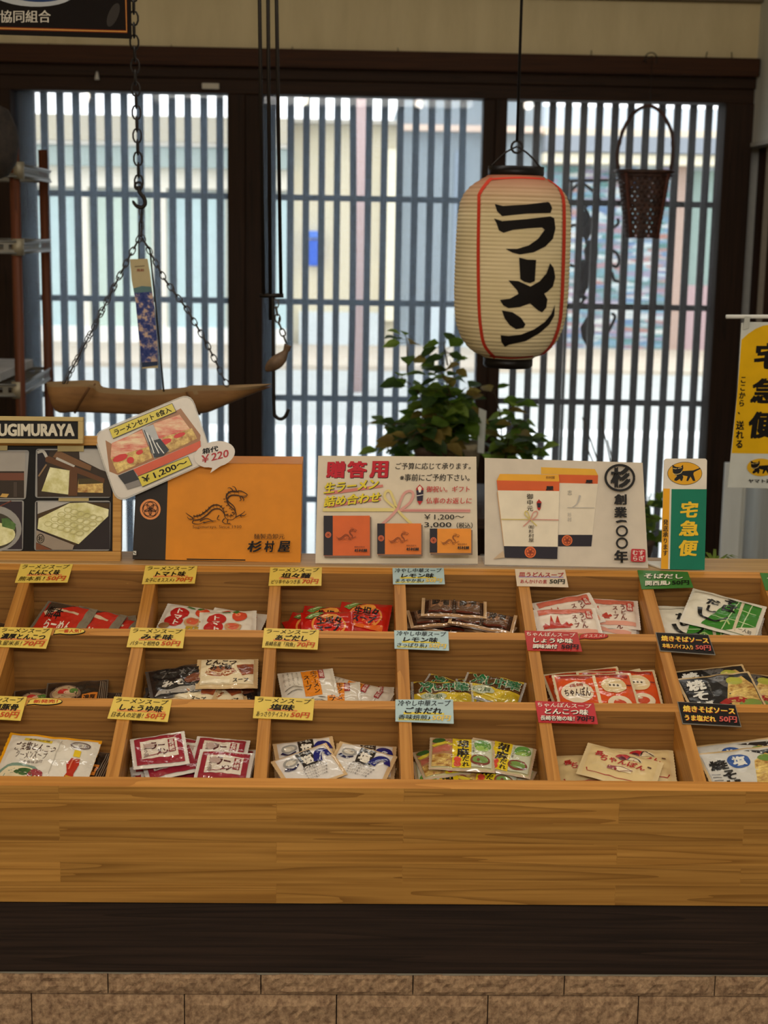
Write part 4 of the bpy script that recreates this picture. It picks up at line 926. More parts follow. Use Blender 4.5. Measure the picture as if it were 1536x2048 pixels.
m = MB().tube(body, [max(.0015, .0165*math.sin(math.pi*min(1, (i+.6)/(nb*.86)))**.8) if i < nb*.72 else .006+.004*(i-nb*.72)/(nb*.28) for i in range(nb)], mottled((88, 66, 48), (126, 98, 72), 30, .6), 10)
m.add([jp(570, 704), jp(582, 702), jp(578, 692), jp(574, 688), jp(568, 692), jp(572, 698, .008)], [(0, 1, 2, 3, 4), (0, 5, 1)], plain((84, 62, 46), .6)); m.build('fish_lever', jz)

# --- bamboo basket near the right window
BYY = 5.35
def kp(x, y, d=0): return atY(x, y, BYY+d)
bk = thing('hanging_basket', 'dark woven bamboo basket with tall arched handle hanging at the right window', 'basket', kp(1288, 476))
m = MB(); WK = mottled((44, 26, 20), (84, 52, 40), 40, .55); NU, NV = 26, 15
cx_, ty_, by_ = 1288, 344, 476; ppm = (kp(1300, 400)-kp(1200, 400)).length/100
def bpnt(u, v, k=1): 
    r = (50-18*v)*k; sq = 1+.12*abs(math.sin(2*u)); c = kp(cx_-4*v, ty_+(by_-ty_)*v); return c+Vector((math.cos(u)*r*sq*ppm, math.sin(u)*r*sq*ppm*.8, 0))
for j in range(NV):
    for i in range(NU):
        s_ = .5*(j % 2); u0, u1 = 2*math.pi*(i+s_)/NU, 2*math.pi*(i+1+s_)/NU; v0, v1 = j/NV, (j+1)/NV; e = .36 if 0 < j else .2; um, vm = (u0+u1)/2, (v0+v1)/2
        o_ = [bpnt(u0, v0), bpnt(u1, v0), bpnt(u1, v1), bpnt(u0, v1)]; h_ = [bpnt(um+(a-um)*e, vm+(b-vm)*e, 1.02) for a, b in ((u0, v0), (u1, v0), (u1, v1), (u0, v1))]
        m.add(o_+h_, [(0, 1, 5, 4), (1, 2, 6, 5), (2, 3, 7, 6), (3, 0, 4, 7)], WK)
m.add([bpnt(2*math.pi*i/NU, 1) for i in range(NU)], [tuple(range(NU))], WK); m.build('woven_body', bk)
for k in range(4):
    u = math.pi/4+math.pi/2*k; MB().tube([bpnt(u, v/6, 1.06) for v in range(7)], .006, plain((96, 58, 48), .5), 6).build('corner_stave', bk)
m = MB(); m.tube([bpnt(2*math.pi*i/NU, 0, 1.08) for i in range(NU)], .007, WK, 8, closed=True).tube([bpnt(2*math.pi*i/NU, .06, 1.06) for i in range(NU)], .004, WK, 6, closed=True); m.build('rim', bk)
m = MB(); hpts = cat_rom([kp(1236, 345), kp(1235, 310), kp(1240, 280), kp(1254, 245), kp(1275, 220), kp(1300, 212), kp(1322, 225), kp(1340, 255), kp(1346, 285), kp(1344, 320), kp(1342, 345)], 5)
m.tube(hpts, .0062, WK, 8).tube([p+Vector((.005*math.sin(i*.9), .006*math.cos(i*.9), 0)) for i, p in enumerate(hpts)], .0035, WK, 6); m.build('handle', bk)
m = MB().tube([kp(1300, 212), kp(1303, 152), kp(1304, 112)], .0012, IRON, 5).tube([kp(1302, 118)+Vector((.021*math.cos(a), 0, .021*math.sin(a))) for a in [R_(20*i-40) for i in range(14)]], .0022, IRON, 6)
m.tube([kp(1304, 112), Vector((kp(1304, 112).x, BY-.085, kp(1304, 112).z))], .0018, IRON, 5); m.build('hanging_cord', bk)

# ================================================================ SHELVING, PLANTS, BANNER
RUST = wood('rust_post', (80, 44, 28), (106, 60, 38), (50, 28, 18), 2, None, rough=.5)
SY0, SY1 = 4.25, 4.75
sh = thing('wire_shelf', 'shelving unit with brown posts and perforated metal shelf edges at the far left', 'shelf', (atY(35, 800, SY0).x, SY0, 0))
for x, y, yt, Yd in ((36, 600, 275, SY0), (93, 600, 300, SY1)):
    p = atY(x, y, Yd); MB().tube([(p.x, Yd, 0), (p.x, Yd, atY(x, yt, Yd).z)], .0145, RUST, 12).build('post', sh)
for x, yy, Yd in ((-150, 600, SY0), (-120, 600, SY1)):
    p = atY(x, yy, Yd); MB().tube([(p.x, Yd, 0), (p.x, Yd, atY(36, 275, SY0).z)], .0145, RUST, 12).build('post', sh)
def perf(mb, a, b, h):
    """pressed metal strip with a row of holes from a to b"""
    a, b = Vector(a), Vector(b); n = max(2, int((b-a).length/.028)); up = Vector((0, 0, h)); d = (b-a)/n; nn = d.normalized().cross(Vector((0, 0, 1)))*.004
    for i in range(n):
        p = a+d*i; o = [p, p+d, p+d+up, p+up]; c = (o[0]+o[2])/2; hh = [c+(q-c)*f for q, f in zip(o, (.5, .5, .5, .5))]
        mb.add(o+hh, [(0, 1, 5, 4), (1, 2, 6, 5), (2, 3, 7, 6), (3, 0, 4, 7)], STEEL)
    mb.tube([a-Vector((0, 0, .002)), b-Vector((0, 0, .002))], .0035, STEEL, 6).tube([a+up, b+up], .0035, STEEL, 6)
for y in (352, 505, 790, 1000):
    z = atY(36, y, SY0).z; m = MB(); h = .030
    xl, xr = atY(-150, 600, SY0).x, atY(36, y, SY0).x; xr2 = atY(93, y, SY1).x
    perf(m, (xl, SY0-.016, z), (xr, SY0-.016, z), h); perf(m, (xr+.012, SY0, z), (xr2+.016, SY1-.016, z), h); perf(m, (xl, SY1, z), (xr2, SY1, z), h)
    for k in range(9):
        yy = SY0+(SY1-SY0)*k/8; m.tube([(xl, yy, z+.016), (xr+(xr2-xr)*k/8, yy, z+.016)], .0022, STEEL, 5)
    rk = m.build('shelf_rack', sh); MB().tube([(xr, SY0, z-.008), (xr, SY0, z+h+.008)], .0175, plain((150, 140, 118), .5, .4), 14).build('collar', rk)
z = atY(36, 790, SY0).z+.034
bb = tag(MB().box((atY(-120, 780, SY0).x, SY0+.02, z), (atY(84, 780, SY1).x-.02, SY1-.03, z+.026), mottled((150, 146, 140), (176, 172, 166), 6, .7)).build('white_board', None, .002, origin=(atY(-20, 780, SY0).x, SY0+.2, z)), 'greyish white slab lying on the metal shelf at the left edge', 'board')
p = atY(-8, 285, 4.1)
hat = thing('straw_bundle', 'dark rounded bundle hanging at the extreme left edge by the shelf', 'bundle', p)
m = MB(); m.lathe([(.004, .10), (.035, .085), (.055, .04), (.06, 0), (.052, -.05), (.03, -.085), (.004, -.095)], p, mottled((30, 24, 20), (54, 44, 36), 40, .9), 20); m.build('bundle', hat); MB().tube([p+Vector((0, 0, .095)), Vector((p.x, p.y, CZ))], .002, IRON, 5).build('cord', hat)

def leaf_mat(c1, c2):
    m_ = mottled(c1, c2, 14, .5); t_ = m_.node_tree; b_ = t_.nodes['Principled BSDF']; o_ = [n_ for n_ in t_.nodes if n_.type == 'OUTPUT_MATERIAL'][0]
    tl = nd(t_, 'ShaderNodeBsdfTranslucent'); t_.links.new(b_.inputs['Base Color'].links[0].from_socket, tl.inputs[0]); mx = nd(t_, 'ShaderNodeMixShader'); mx.inputs[0].default_value = .68
    t_.links.new(b_.outputs[0], mx.inputs[1]); t_.links.new(tl.outputs[0], mx.inputs[2]); t_.links.new(mx.outputs[0], o_.inputs[0]); return m_
LEAFM = [leaf_mat((70, 104, 30), (120, 150, 52)), leaf_mat((110, 140, 44), (160, 184, 80)), leaf_mat((130, 104, 44), (170, 150, 76)), leaf_mat((50, 76, 36), (84, 110, 50))]
OLDL = [mottled((38, 62, 20), (84, 112, 36), 14, .5, key=1), mottled((70, 96, 30), (124, 148, 56), 14, .5), mottled((96, 72, 30), (140, 118, 56), 14, .6), mottled((30, 50, 24), (56, 80, 36), 14, .5)]
STEMM = plain((72, 58, 36), .7)
def leaf(mb, p, d, up, L, w, mat):
    d = d.normalized(); s_ = d.cross(up).normalized(); n = s_.cross(d)
    pts = [p, p+d*L*.3+s_*w*.5+n*w*.12, p+d*L*.62+s_*w*.42+n*w*.06, p+d*L-n*L*.12, p+d*L*.62-s_*w*.42+n*w*.06, p+d*L*.3-s_*w*.5+n*w*.12, p+d*L*.33-n*w*.05, p+d*L*.65-n*w*.06]
    mb.add(pts, [(0, 1, 6), (1, 2, 7, 6), (2, 3, 7), (3, 4, 7), (4, 5, 6, 7), (5, 0, 6)], mat, True)
PLY = 4.55
def bush(th, sprays, seed, size=.055, lean=0, up_bias=.2, ws=(3, 3, 1, 2)):
    """sprays = [(base px, tip px, leaves)] each a stem with leaves along it"""
    r = random.Random(seed); st_ = MB(); lf = MB()
    for (bx_, by2), (tx_, ty2), n in sprays:
        n = int(n*1.45)
        a = atY(bx_, by2, PLY); b = atY(tx_, ty2, PLY+r.uniform(-.09, .09)); c = a.lerp(b, .5)+Vector((r.uniform(-.02, .02), r.uniform(-.03, .03), .03)); pts = cat_rom([a, c, b], 6)
        st_.tube(pts, [.003-.002*i/(len(pts)-1) for i in range(len(pts))], STEMM, 5)
        for i in range(n):
            t = .25+.75*(i+.5)/n; p = pts[min(len(pts)-1, int(t*(len(pts)-1)))]; an = r.uniform(0, 6.28)
            d = Vector((math.cos(an), math.sin(an)*.7, r.uniform(-.5, .4))); L = size*r.uniform(.75, 1.3)
            st_.tube([p, p+d.normalized()*L*.35], .0008, STEMM, 4)
            leaf(lf, p+d.normalized()*L*.35, d, Vector((r.uniform(-.3, .3), r.uniform(-.9, -.2), 1)), L, L*.72, r.choices(LEAFM, ws)[0])
    st_.build('stems', th); lf.build('foliage', th)
POT = mottled((150, 136, 110), (180, 166, 136), 8, .8); POTD = mottled((70, 52, 42), (98, 74, 60), 8, .6)
def pot(th, x, ytop, wpx, hpx, mat, Y=PLY):
    c = atY(x, ytop, Y); k = (atY(x+100, ytop, Y)-c).length/100; r = wpx*k/2; h = hpx*k
    pm = MB().lathe([(.004, -h), (r*.70, -h), (r*.94, -.02), (r, -.018), (r, 0), (r-.008, 0), (r-.010, -.02)], c, mat, 28); po = pm.build('pot', th)
    MB().lathe([(.001, -.016), (r-.009, -.016)], c, plain((46, 36, 28), .95), 24).build('soil', po); return c.z-h
pl = thing('potted_plant', 'bushy trailing green plant in a grey-beige pot behind the white gift notice', 'potted plant', atY(915, 980, PLY))
zb1 = pot(pl, 918, 884, 92, 110, POT)
bush(pl, [((905, 884), (820, 770), 12), ((900, 884), (790, 745), 12), ((910, 884), (875, 730), 14), ((915, 884), (900, 720), 9), ((890, 884), (760, 850), 14), ((895, 884), (800, 870), 12), ((890, 884), (765, 900), 10), ((915, 884), (930, 775), 10), ((900, 884), (850, 800), 16), ((905, 884), (870, 780), 16), ((910, 884), (905, 800), 16), ((890, 884), (835, 840), 14), ((915, 884), (940, 820), 12), ((815, 745), (812, 672), 5), ((885, 735), (905, 712), 4), ((895, 730), (893, 685), 3), ((890, 884), (815, 905), 12), ((905, 884), (870, 840), 18), ((915, 884), (925, 840), 12)], 3)
m = MB(); a = atY(955, 905, PLY-.06); m.prism([a, atY(968, 907, PLY-.06), atY(973, 822, PLY-.06), atY(958, 816, PLY-.06)], (0, .002, 0), plain((190, 192, 186), .5)); m.build('plant_label', pl)
p2_ = thing('potted_plant', 'dark-potted plant with drooping leaves left of the beige pot', 'potted plant', atY(860, 980, PLY-.18))
PLY = 4.37; pot(p2_, 862, 892, 70, 110, POTD, 4.37); bush(p2_, [((860, 892), (845, 850), 7), ((862, 892), (885, 862), 7), ((858, 892), (822, 880), 6), ((866, 892), (890, 900), 6), ((860, 892), (800, 890), 6)], 9, .06, ws=(1, 0, 2, 4))
PLY = 4.62
p3_ = thing('potted_plant', 'trailing plant with yellowing leaves between the two white notices', 'potted plant', atY(1010, 1010, PLY))
pot(p3_, 1010, 930, 70, 90, POTD, PLY); bush(p3_, [((1005, 930), (985, 775), 7), ((1008, 930), (1030, 800), 8), ((1010, 930), (1048, 840), 10), ((1012, 930), (1075, 880), 10), ((1012, 930), (1050, 905), 9), ((1005, 930), (975, 860), 10), ((1005, 930), (965, 900), 8), ((1010, 930), (1085, 905), 7)], 5, .058, ws=(3, 2, 2, 2))
PLY = 4.7
p4_ = thing('potted_plant', 'leafy plant with bare twigs seen between the second white notice and the green sign', 'potted plant', atY(1270, 1110, PLY))
pot(p4_, 1265, 1075, 90, 70, POTD, PLY); bush(p4_, [((1270, 1075), (1302, 985), 8), ((1270, 1075), (1318, 1040), 8), ((1272, 1075), (1310, 1090), 8), ((1268, 1075), (1290, 1010), 6)], 6, .055, ws=(1, 4, 0, 1))
m = MB()
for b, t in (((1230, 1075), (1165, 835)), ((1235, 1075), (1202, 838)), ((1228, 1075), (1172, 890)), ((1240, 1075), (1215, 880))): m.tube(cat_rom([atY(*b, PLY), atY((b[0]+t[0])/2+8, (b[1]+t[1])/2, PLY), atY(*t, PLY)], 5), .0022, STEMM, 5)
m.build('twigs', p4_)
PLY = 2.9
p5_ = thing('spider_plant', 'small grassy spider plant peeking over the ledge right of the green sign', 'potted plant', atY(1428, 1150, PLY))
zb5 = pot(p5_, 1428, 1140, 40, 60, POTD, PLY); m = MB(); r = random.Random(4); c = atY(1428, 1138, PLY)
for i in range(26):
    an = r.uniform(0, 6.28); d = Vector((math.cos(an), math.sin(an), 0)); L = r.uniform(.025, .05); sd = d.cross(Vector((0, 0, 1)))*.0035
    pts = [c+d*L*t+Vector((0, 0, L*1.25*t*(1.5-t))) for t in (0, .35, .7, 1)]; m.add([p+sd*w for p, w in zip(pts, (1, 1, .8, .1))]+[p-sd*w for p, w in zip(pts, (1, 1, .8, .1))], [(i_, i_+1, i_+5, i_+4) for i_ in range(3)], LEAFM[1], True)
m.build('foliage', p5_)
# low bench by the window that carries the plants
zbn = min(zb1, atY(862, 1002, 4.37).z)-.002
ben = thing('plant_bench', 'low dark wooden bench under the plants by the window', 'bench', (atY(1010, 1000, 4.6).x, 4.55, 0))
bx0, bx1 = atY(800, 1000, 4.5).x, atY(1095, 1000, 4.5).x
for th in (pl, p2_, p3_): pass
MB().box((bx0, 4.2, zbn-.03), (bx1, 4.8, zbn), FRAME).build('bench_top', ben, .003)
for x in (bx0+.03, bx1-.06):
    for y in (4.22, 4.75): MB().box((x, y, 0), (x+.03, y+.03, zbn-.03), FRAMEV).build('leg', ben)
def settle(th, z0):
    """lower or raise pot so that its foot meets the surface at z0 by stretching the pot's wall"""
    for c in th.children:
        if c.name.startswith('pot'):
            zmin = min(v.co.z for v in c.data.vertices)
            for v in c.data.vertices:
                if v.co.z < zmin+1e-5: v.co.z = z0-th.location.z
for th in (pl, p2_, p3_): settle(th, zbn)
st4 = thing('plant_stool', 'small stool carrying the leafy plant behind the right notice', 'stool', (atY(1262, 1100, 4.7).x, 4.7, 0)); zs = atY(1265, 1150, 4.7).z; settle(p4_, zs)
MB().lathe([(.001, zs-.025), (.11, zs-.025), (.11, zs-.0005), (.001, zs-.0005)], (st4.location.x, 4.7, 0), FRAME, 24).build('seat', st4)
for a in range(3): MB().tube([(st4.location.x+.08*math.cos(2.1*a), 4.7+.08*math.sin(2.1*a), 0), (st4.location.x+.07*math.cos(2.1*a), 4.7+.07*math.sin(2.1*a), zs-.024)], .012, FRAMEV, 8).build('leg', st4)
st5 = thing('plant_stand', 'tall slim stand behind the counter carrying the spider plant', 'stand', (p5_.location.x, 2.9, 0)); settle(p5_, zb5)
MB().lathe([(.001, zb5-.02), (.05, zb5-.02), (.05, zb5-.0005), (.001, zb5-.0005)], (st5.location.x, 2.9, 0), FRAME, 20).build('stand_top', st5); MB().tube([(st5.location.x, 2.9, 0), (st5.location.x, 2.9, zb5-.02)], .016, FRAMEV, 8).build('stand_post', st5)

# --- yellow delivery banner at the right
NY = 3.0; c7 = crop(1136, 500, 3.84); nf = plane_fn((0, NY, 0), (.08, -1, .0))
nb_ = thing('vertical_banner', 'yellow delivery banner with bold black characters on a white rod at the right edge', 'banner', Vector((nf(*c7(2050, 1800)).x, NY, 0)))
m = MB(); q = [(1332, 560), (1400, 553), (2120, 560), (2110, 1850), (1225, 1822), (1252, 1560), (1300, 1100)]
card(m, nf, [c7(*a) for a in q], .001, plain((206, 208, 202), .8)); pr = Print(m, nf, c7, rough=.75)
YB2 = (226, 176, 16)
pr.poly([(1332, 690), (1380, 645), (1440, 605), (1500, 580), (1560, 572), (1900, 572), (2030, 620), (2112, 700), (2108, 1575), (1256, 1560), (1300, 1100)], YB2)
for g, a in (('宅', (1428, 712, 1650, 916)), ('急', (1395, 985, 1640, 1178)), ('便', (1385, 1240, 1635, 1448))): pr.text(*a, g, BLK, .05, .12)
pr.vtext(1322, 965, 1372, 1265, 'ここから、', BLK, .035, -22); pr.vtext(1290, 1310, 1352, 1525, '送れる', BLK, .035, -8)
pr.ell(1480, 1668, 108, 68, (222, 170, 30)); cat(pr, lambda x, y: (1480+(x-683)*.62, 1668+(y-340)*.60)); pr.text(1380, 1757, 1610, 1788, 'ヤマト運輸', BLK, .03)
m.build('banner_cloth', nb_)
a, b = nf(*c7(1210, 511), .004), nf(*c7(2140, 511), .004)
MB().tube([a, b], .0042, plain((220, 220, 216), .4), 10).build('rod', nb_)
for x in (1345, 1700, 2080):
    m = MB(); m.prism([nf(*c7(x, 508), .009), nf(*c7(x+42, 508), .009), nf(*c7(x+42, 600), .0012), nf(*c7(x-4, 612), .0012)], nf(0, 0, .0015)-nf(0, 0, 0), plain((198, 200, 194), .7)); m.build('loop', nb_)
pb = nf(*c7(2130, 511)); MB().tube([(pb.x, pb.y, .02), (pb.x, pb.y, pb.z+.03)], .009, plain((220, 220, 216), .4), 10).build('pole', nb_)
MB().lathe([(.001, .0), (.16, .0), (.16, .03), (.03, .06), (.012, .065)], (pb.x, pb.y, .001), plain((60, 62, 66), .5), 24).build('base', nb_)

# --- white panel added to brighten the right wall corner under the banner
wa, wb = atY(1441, 1110, 5.2), atY(1495, 930, 5.2); wt = atY(1450, 926, 5.2).z
wc = thing('white_board', 'tall white panel added to brighten the right corner below the yellow banner', 'board', ((wa.x+wb.x)/2, 5.21, 0))
MB().box((wa.x, 5.2, 0), (wb.x-.012, 5.222, wt), mottled((236, 238, 232), (248, 248, 244), 4.0, .6, (3, 3, .4))).build('panel', wc, .002); MB().box((wb.x-.0119, 5.195, 0), (wb.x, 5.225, wt), WHITEW).build('edge_strip', wc, .002)

# --- wrought iron scrolls outside the right door
IY = 6.0; ci = crop(880, 300, 3)
def ip(x, y): return atY(*ci(x, y), IY)
ir = thing('iron_scrollwork', 'dark wrought iron scroll frame outside the right lattice', 'ironwork', (ip(900, 700).x, IY, -.005))
m = MB()
for s_ in ([(790, 240), (830, 205), (870, 210), (930, 260), (960, 300)], [(850, 470), (880, 440), (890, 390), (870, 350), (885, 330)], [(850, 470), (870, 440), (872, 400), (860, 370)], [(1035, 470), (1070, 440), (1065, 410)], [(780, 460), (810, 450), (830, 470)], [(1030, 600), (1060, 620), (1075, 660), (1060, 700), (1035, 690)],
           [(1030, 730), (1045, 780), (1075, 790)], [(870, 560), (900, 550), (920, 580), (900, 600)], [(780, 690), (830, 700), (870, 670)], [(1010, 1090), (1030, 1050), (1050, 1000), (1030, 980)], [(880, 880), (860, 900), (840, 940)], [(790, 930), (840, 880), (870, 880)]): m.tube(cat_rom([ip(*q) for q in s_], 5), .007, IRON, 6)
for x, y in ((870, 400), (860, 690), (845, 740), (880, 1040), (900, 575)):
    leaf(m, ip(x, y-40), Vector((.1, 0, -1)), Vector((0, -1, .2)), .13, .06, plain((52, 40, 32), .7))
m.build('scrolls', ir); m = MB()
for x in (770, 1000, 1090): m.tube([(ip(x, 700).x, IY+.01, -.005), (ip(x, 700).x, IY+.01, ip(x, 180).z)], .007, IRON, 6)
m.tube([ip(770, 185), ip(1090, 180)], .007, IRON, 6); m.build('uprights', ir)

# --- pendant lamps over the aisle (mirrored in the window panes)
BULB = emitter('warm_bulb', (255, 214, 150), 26)
for k, lx in enumerate(LAMPX):
    t = thing('pendant_lamp', 'small warm pendant lamp over the aisle, its glow mirrored in the glass, %s' % ['far left', 'left', 'middle', 'right', 'far right'][k], 'lamp', (lx, LAMPY, LAMPZ), 'pendant lamps over the aisle')
    MB().lathe([(.012, .10), (.02, .098), (.06, .045), (.085, .02), (.083, .018), (.058, .043), (.012, .09)], (lx, LAMPY, LAMPZ+.02), plain((60, 50, 42), .5, .3), 24).build('lamp_shade', t)
    MB().lathe([(.001, .062), (.012, .06), (.022, .03), (.018, .012), (.001, .006)], (lx, LAMPY, LAMPZ-.012), BULB, 16).build('bulb', t)
    MB().tube([(lx, LAMPY, LAMPZ+.118), (lx, LAMPY, CZ)], .003, BLACKP, 6).build('cord', t)

# ================================================================ SOUP PACKETS IN THE BINS
DEPTHS = {(1, 0): .085, (1, 1): .086, (1, 2): .076, (1, 3): .066, (1, 4): .066, (1, 5): .064, (1, 6): .056, (2, 1): .098, (2, 2): .068, (2, 3): .076, (2, 4): .072, (2, 5): .062, (2, 6): .056,
          (3, 1): .060, (3, 2): .062, (3, 3): .062, (3, 4): .066, (3, 5): .074, (3, 6): .056}
for r in (1, 2, 3):
    for c in range(0, 9): bin_floor(r, c, DEPTHS.get((r, c), .1))
FOIL = plain((186, 180, 170), .22, .55)
def pouch(name, w, h, t, base, seal, draw, seed=1, curl=0.0, wr=1.0, sealw=(.12, .10), rough=.3):
    """flat sealed sachet: pillow centre, flat crimped edges, creases; artwork follows the surface"""
    r = random.Random(seed); off = Vector((r.uniform(0, 50), r.uniform(0, 50), seed))
    def tz_(u, v):
        bu = max(0, 1-(abs(u)/(1-sealw[0]*.7))**3.2); bv = max(0, 1-(abs(v)/(1-sealw[1]*.7))**3.2)
        b = (bu*bv)**.55
        n1 = noise.noise(Vector((u*1.7*w/.09, v*1.9*h/.07, 0))+off); n2 = abs(noise.noise(Vector((u*3.4, v*3.0, 7))+off*1.3))
        return t*b*(.86+.3*n1) - wr*.0026*n2*(.35+b) + wr*.0013*n1 + curl*(u*u*.6+u*v*.8)
    m = MB(); nx, ny = 32, 24
    U = [-1+2*i/nx for i in range(nx+1)]; V = [-1+2*j/ny for j in range(ny+1)]
    zig = lambda i: .006*(1 if i % 2 else -1)
    P = []; Q = []
    for j, v in enumerate(V):
        for i, u in enumerate(U):
            x = u*w/2; y = v*h/2
            if i in (0, nx): x *= 1+zig(j)
            z = tz_(u, v); P.append((x, y, z)); bb = (max(0, 1-abs(u)**3)*max(0, 1-abs(v)**3)); Q.append((x, y, min(z-.0004, -t*.25*bb-.0002+curl*(u*u*.6+u*v*.8))))
    k = nx+1; bm_ = plain(base, rough) if isinstance(base, tuple) else base; sm_ = plain(seal, rough) if isinstance(seal, tuple) else seal
    for j in range(ny):
        for i in range(nx):
            uc, vc = abs(U[i]+U[i+1])/2, abs(V[j]+V[j+1])/2; mt = sm_ if (uc > 1-sealw[0] or vc > 1-sealw[1]) else bm_
            m.f.append([j*k+i, j*k+i+1, (j+1)*k+i+1, (j+1)*k+i]); m.m.append(mt); m.sm.append(True)
    m.v = [Vector(p) for p in P]
    m.add(Q, [((j+1)*k+i, (j+1)*k+i+1, j*k+i+1, j*k+i) for j in range(ny) for i in range(nx)], sm_, True)
    pr = Print(m, lambda u, v, l: Vector((u*w/2, v*h/2, tz_(u, v)+l)), down=False, start=.0009, step=.00012, maxlen=.13, rough=rough)
    if draw: draw(pr)
    return dict(me=m.build(name, data=True), w=w, h=h, t=t, name=name)
KINDS = {}
def kind(key, name, cat, n, *a, **k): KINDS[key] = (cat, [pouch(name, *a, seed=11+7*i, curl=(.0, .0016, -.0012)[i % 3], **k) for i in range(n)])
def d_garlic(p):
    p.poly([(-.85, -.9), (.70, -.9), (.70, .9), (.1, .9), (-.85, .2)], (190, 44, 30)); p.rect(.70, -1, 1, 1, (128, 118, 100)); p.poly([(-.8, .2), (.2, .9), (-.8, .9)], (70, 56, 44)); p.line([(-.75, .1), (-.2, .45), (.5, .35)], .26, (206, 180, 150), w1=.1)
    p.text(-.7, -.1, -.1, .55, '熊本', (26, 20, 18), .03); p.text(-.5, -.75, .5, -.2, 'らーめん', (236, 220, 200), .03)
kind('garlic', 'garlic_soup_packet', 'soup packet', 2, .088, .078, .007, (186, 42, 30), (120, 110, 94), d_garlic)
def d_tomato(p):
    p.ell(-.38, .25, .34, .40, (186, 36, 34)); p.ell(-.48, -.35, .34, .38, (186, 36, 34)); p.vtext(-.55, -.65, -.25, .55, 'トマト', (240, 228, 214), .04)
    p.ell(.42, .45, .26, .36, (206, 70, 40)); p.ell(.36, .55, .1, .12, (236, 130, 90)); p.poly([(.15, .75), (.3, .6), (.45, .72), (.35, .9)], (60, 110, 46)); p.line([(-.2, .85), (.1, .7)], .16, (70, 116, 56), w1=.06)
    p.ell(.2, -.35, .3, .32, (196, 150, 104)); p.ell(.2, -.3, .22, .22, (206, 90, 60)); p.text(.02, -.9, .62, -.62, '野菜', (196, 160, 40), .03); p.ell(-.75, -.75, .2, .2, (150, 110, 70))
kind('tomato', 'tomato_soup_packet', 'soup packet', 2, .092, .064, .007, (222, 212, 196), (226, 218, 204), d_tomato)
def d_tantan(p):
    p.ell(.05, -.05, .66, .72, (226, 140, 60), rot=10); p.ell(.05, -.05, .58, .64, (200, 34, 22), rot=10); p.ell(.1, .55, .3, .2, (226, 150, 60)); p.text(-.42, .02, .55, .52, '生坦々', (24, 16, 14), .04); p.text(-.45, -.5, .5, -.02, 'スープ', (40, 20, 40), .05, .2)
    p.poly([(-.85, .5), (-.3, .92), (-.1, .8), (-.6, .3)], (108, 140, 70)); p.line([(-.7, .5), (-.3, .78)], .06, (210, 220, 170)); p.line([(-.8, -.72), (.8, -.75)], .12, (226, 100, 30), w1=.3)
kind('tantan', 'red_soup_packet', 'soup packet', 2, .084, .072, .008, (196, 26, 18), (190, 24, 18), d_tantan, rough=.22)
def d_brown(p):
    for x in (-.42, .42):
        p.rect(x-.36, -.55, x+.36, .9, (104, 76, 58)); p.poly([(x-.3, -.2), (x-.1, .1), (x, -.1), (x+.15, .2), (x+.3, -.15), (x+.3, .7), (x-.3, .7)], (150, 108, 78)); p.rect(x-.26, .1, x-.08, .75, (60, 50, 44)); p.rect(x+.08, .1, x+.26, .75, (60, 50, 44)); p.text(x-.2, .2, x+.2, .7, '冷中', (44, 34, 28), .03)
        p.line([(x-.36, -.62), (x+.36, -.66)], .14, (90, 30, 14))
    p.rect(-.03, -.8, .03, .95, (70, 50, 38)); p.rect(-1, -1, -.9, 1, (206, 172, 132)); p.rect(.9, -1, 1, 1, (206, 172, 132)); p.rect(-.9, -1, .9, -.86, (190, 150, 110))
kind('brown', 'twin_soup_sachet', 'soup packet', 3, .106, .047, .009, (62, 38, 26), (120, 88, 66), d_brown, sealw=(.08, .08), rough=.2)
def d_sara(p):
    p.rect(-.85, .48, .85, .86, (208, 110, 88)); p.rect(-.85, -.86, .85, -.62, (226, 160, 140)); p.poly([(-.8, -.5), (-.72, -.1), (-.6, -.35), (-.5, .35), (-.42, -.2), (-.3, .3), (-.22, -.3), (-.05, -.1), (.05, -.5)], (186, 58, 44)); p.line([(-.8, -.3), (-.3, -.45), (.1, -.3)], .12, (186, 58, 44))
    p.vtext(.38, -.6, .58, .5, 'うどん', (120, 50, 44), .02); p.vtext(.14, -.55, .32, .35, 'スープ', (120, 50, 44), .02); p.rect(.60, .12, .80, .62, (186, 44, 40)); p.vtext(.62, .14, .78, .6, '長崎', (236, 214, 200), .02)
kind('sara', 'udon_soup_packet', 'soup packet', 2, .104, .070, .007, (232, 216, 200), (234, 222, 210), d_sara)
def d_soba(p):
    p.poly([(-.45, -.9), (.9, -.9), (.9, .86), (.25, .86), (-.1, .2)], (58, 128, 44)); 
    for q in ([(.0, .3), (.9, .3)], [(-.3, -.35), (.9, -.35)], [(.3, .86), (.1, -.9)], [(.65, .86), (.55, -.9)]): p.line(q, .03, (190, 206, 160), smooth=0)
    p.rect(.36, -.9, .44, .86, (206, 190, 160)); p.poly([(.2, -.9), (.95, -.9), (.95, -.35)], (222, 210, 190)); p.vtext(-.1, .0, .30, .82, 'そば', (20, 18, 16), .05); p.vtext(-.52, -.2, -.16, .5, 'だし', (20, 18, 16), .05); p.line([(-.62, -.1), (-.5, -.55), (-.1, -.6), (.15, -.3)], .13, (20, 18, 16), w1=.05)
    p.line([(.0, -.6), (.15, -.5), (.25, -.62)], .05, (170, 196, 120)); p.rect(-.9, .74, .9, .86, (214, 206, 190)); p.text(.5, -.82, .85, -.66, '一人前', (90, 84, 76), .01)
kind('soba', 'soba_broth_packet', 'soup packet', 2, .122, .092, .006, (226, 218, 200), (224, 218, 206), d_soba, sealw=(.06, .06))
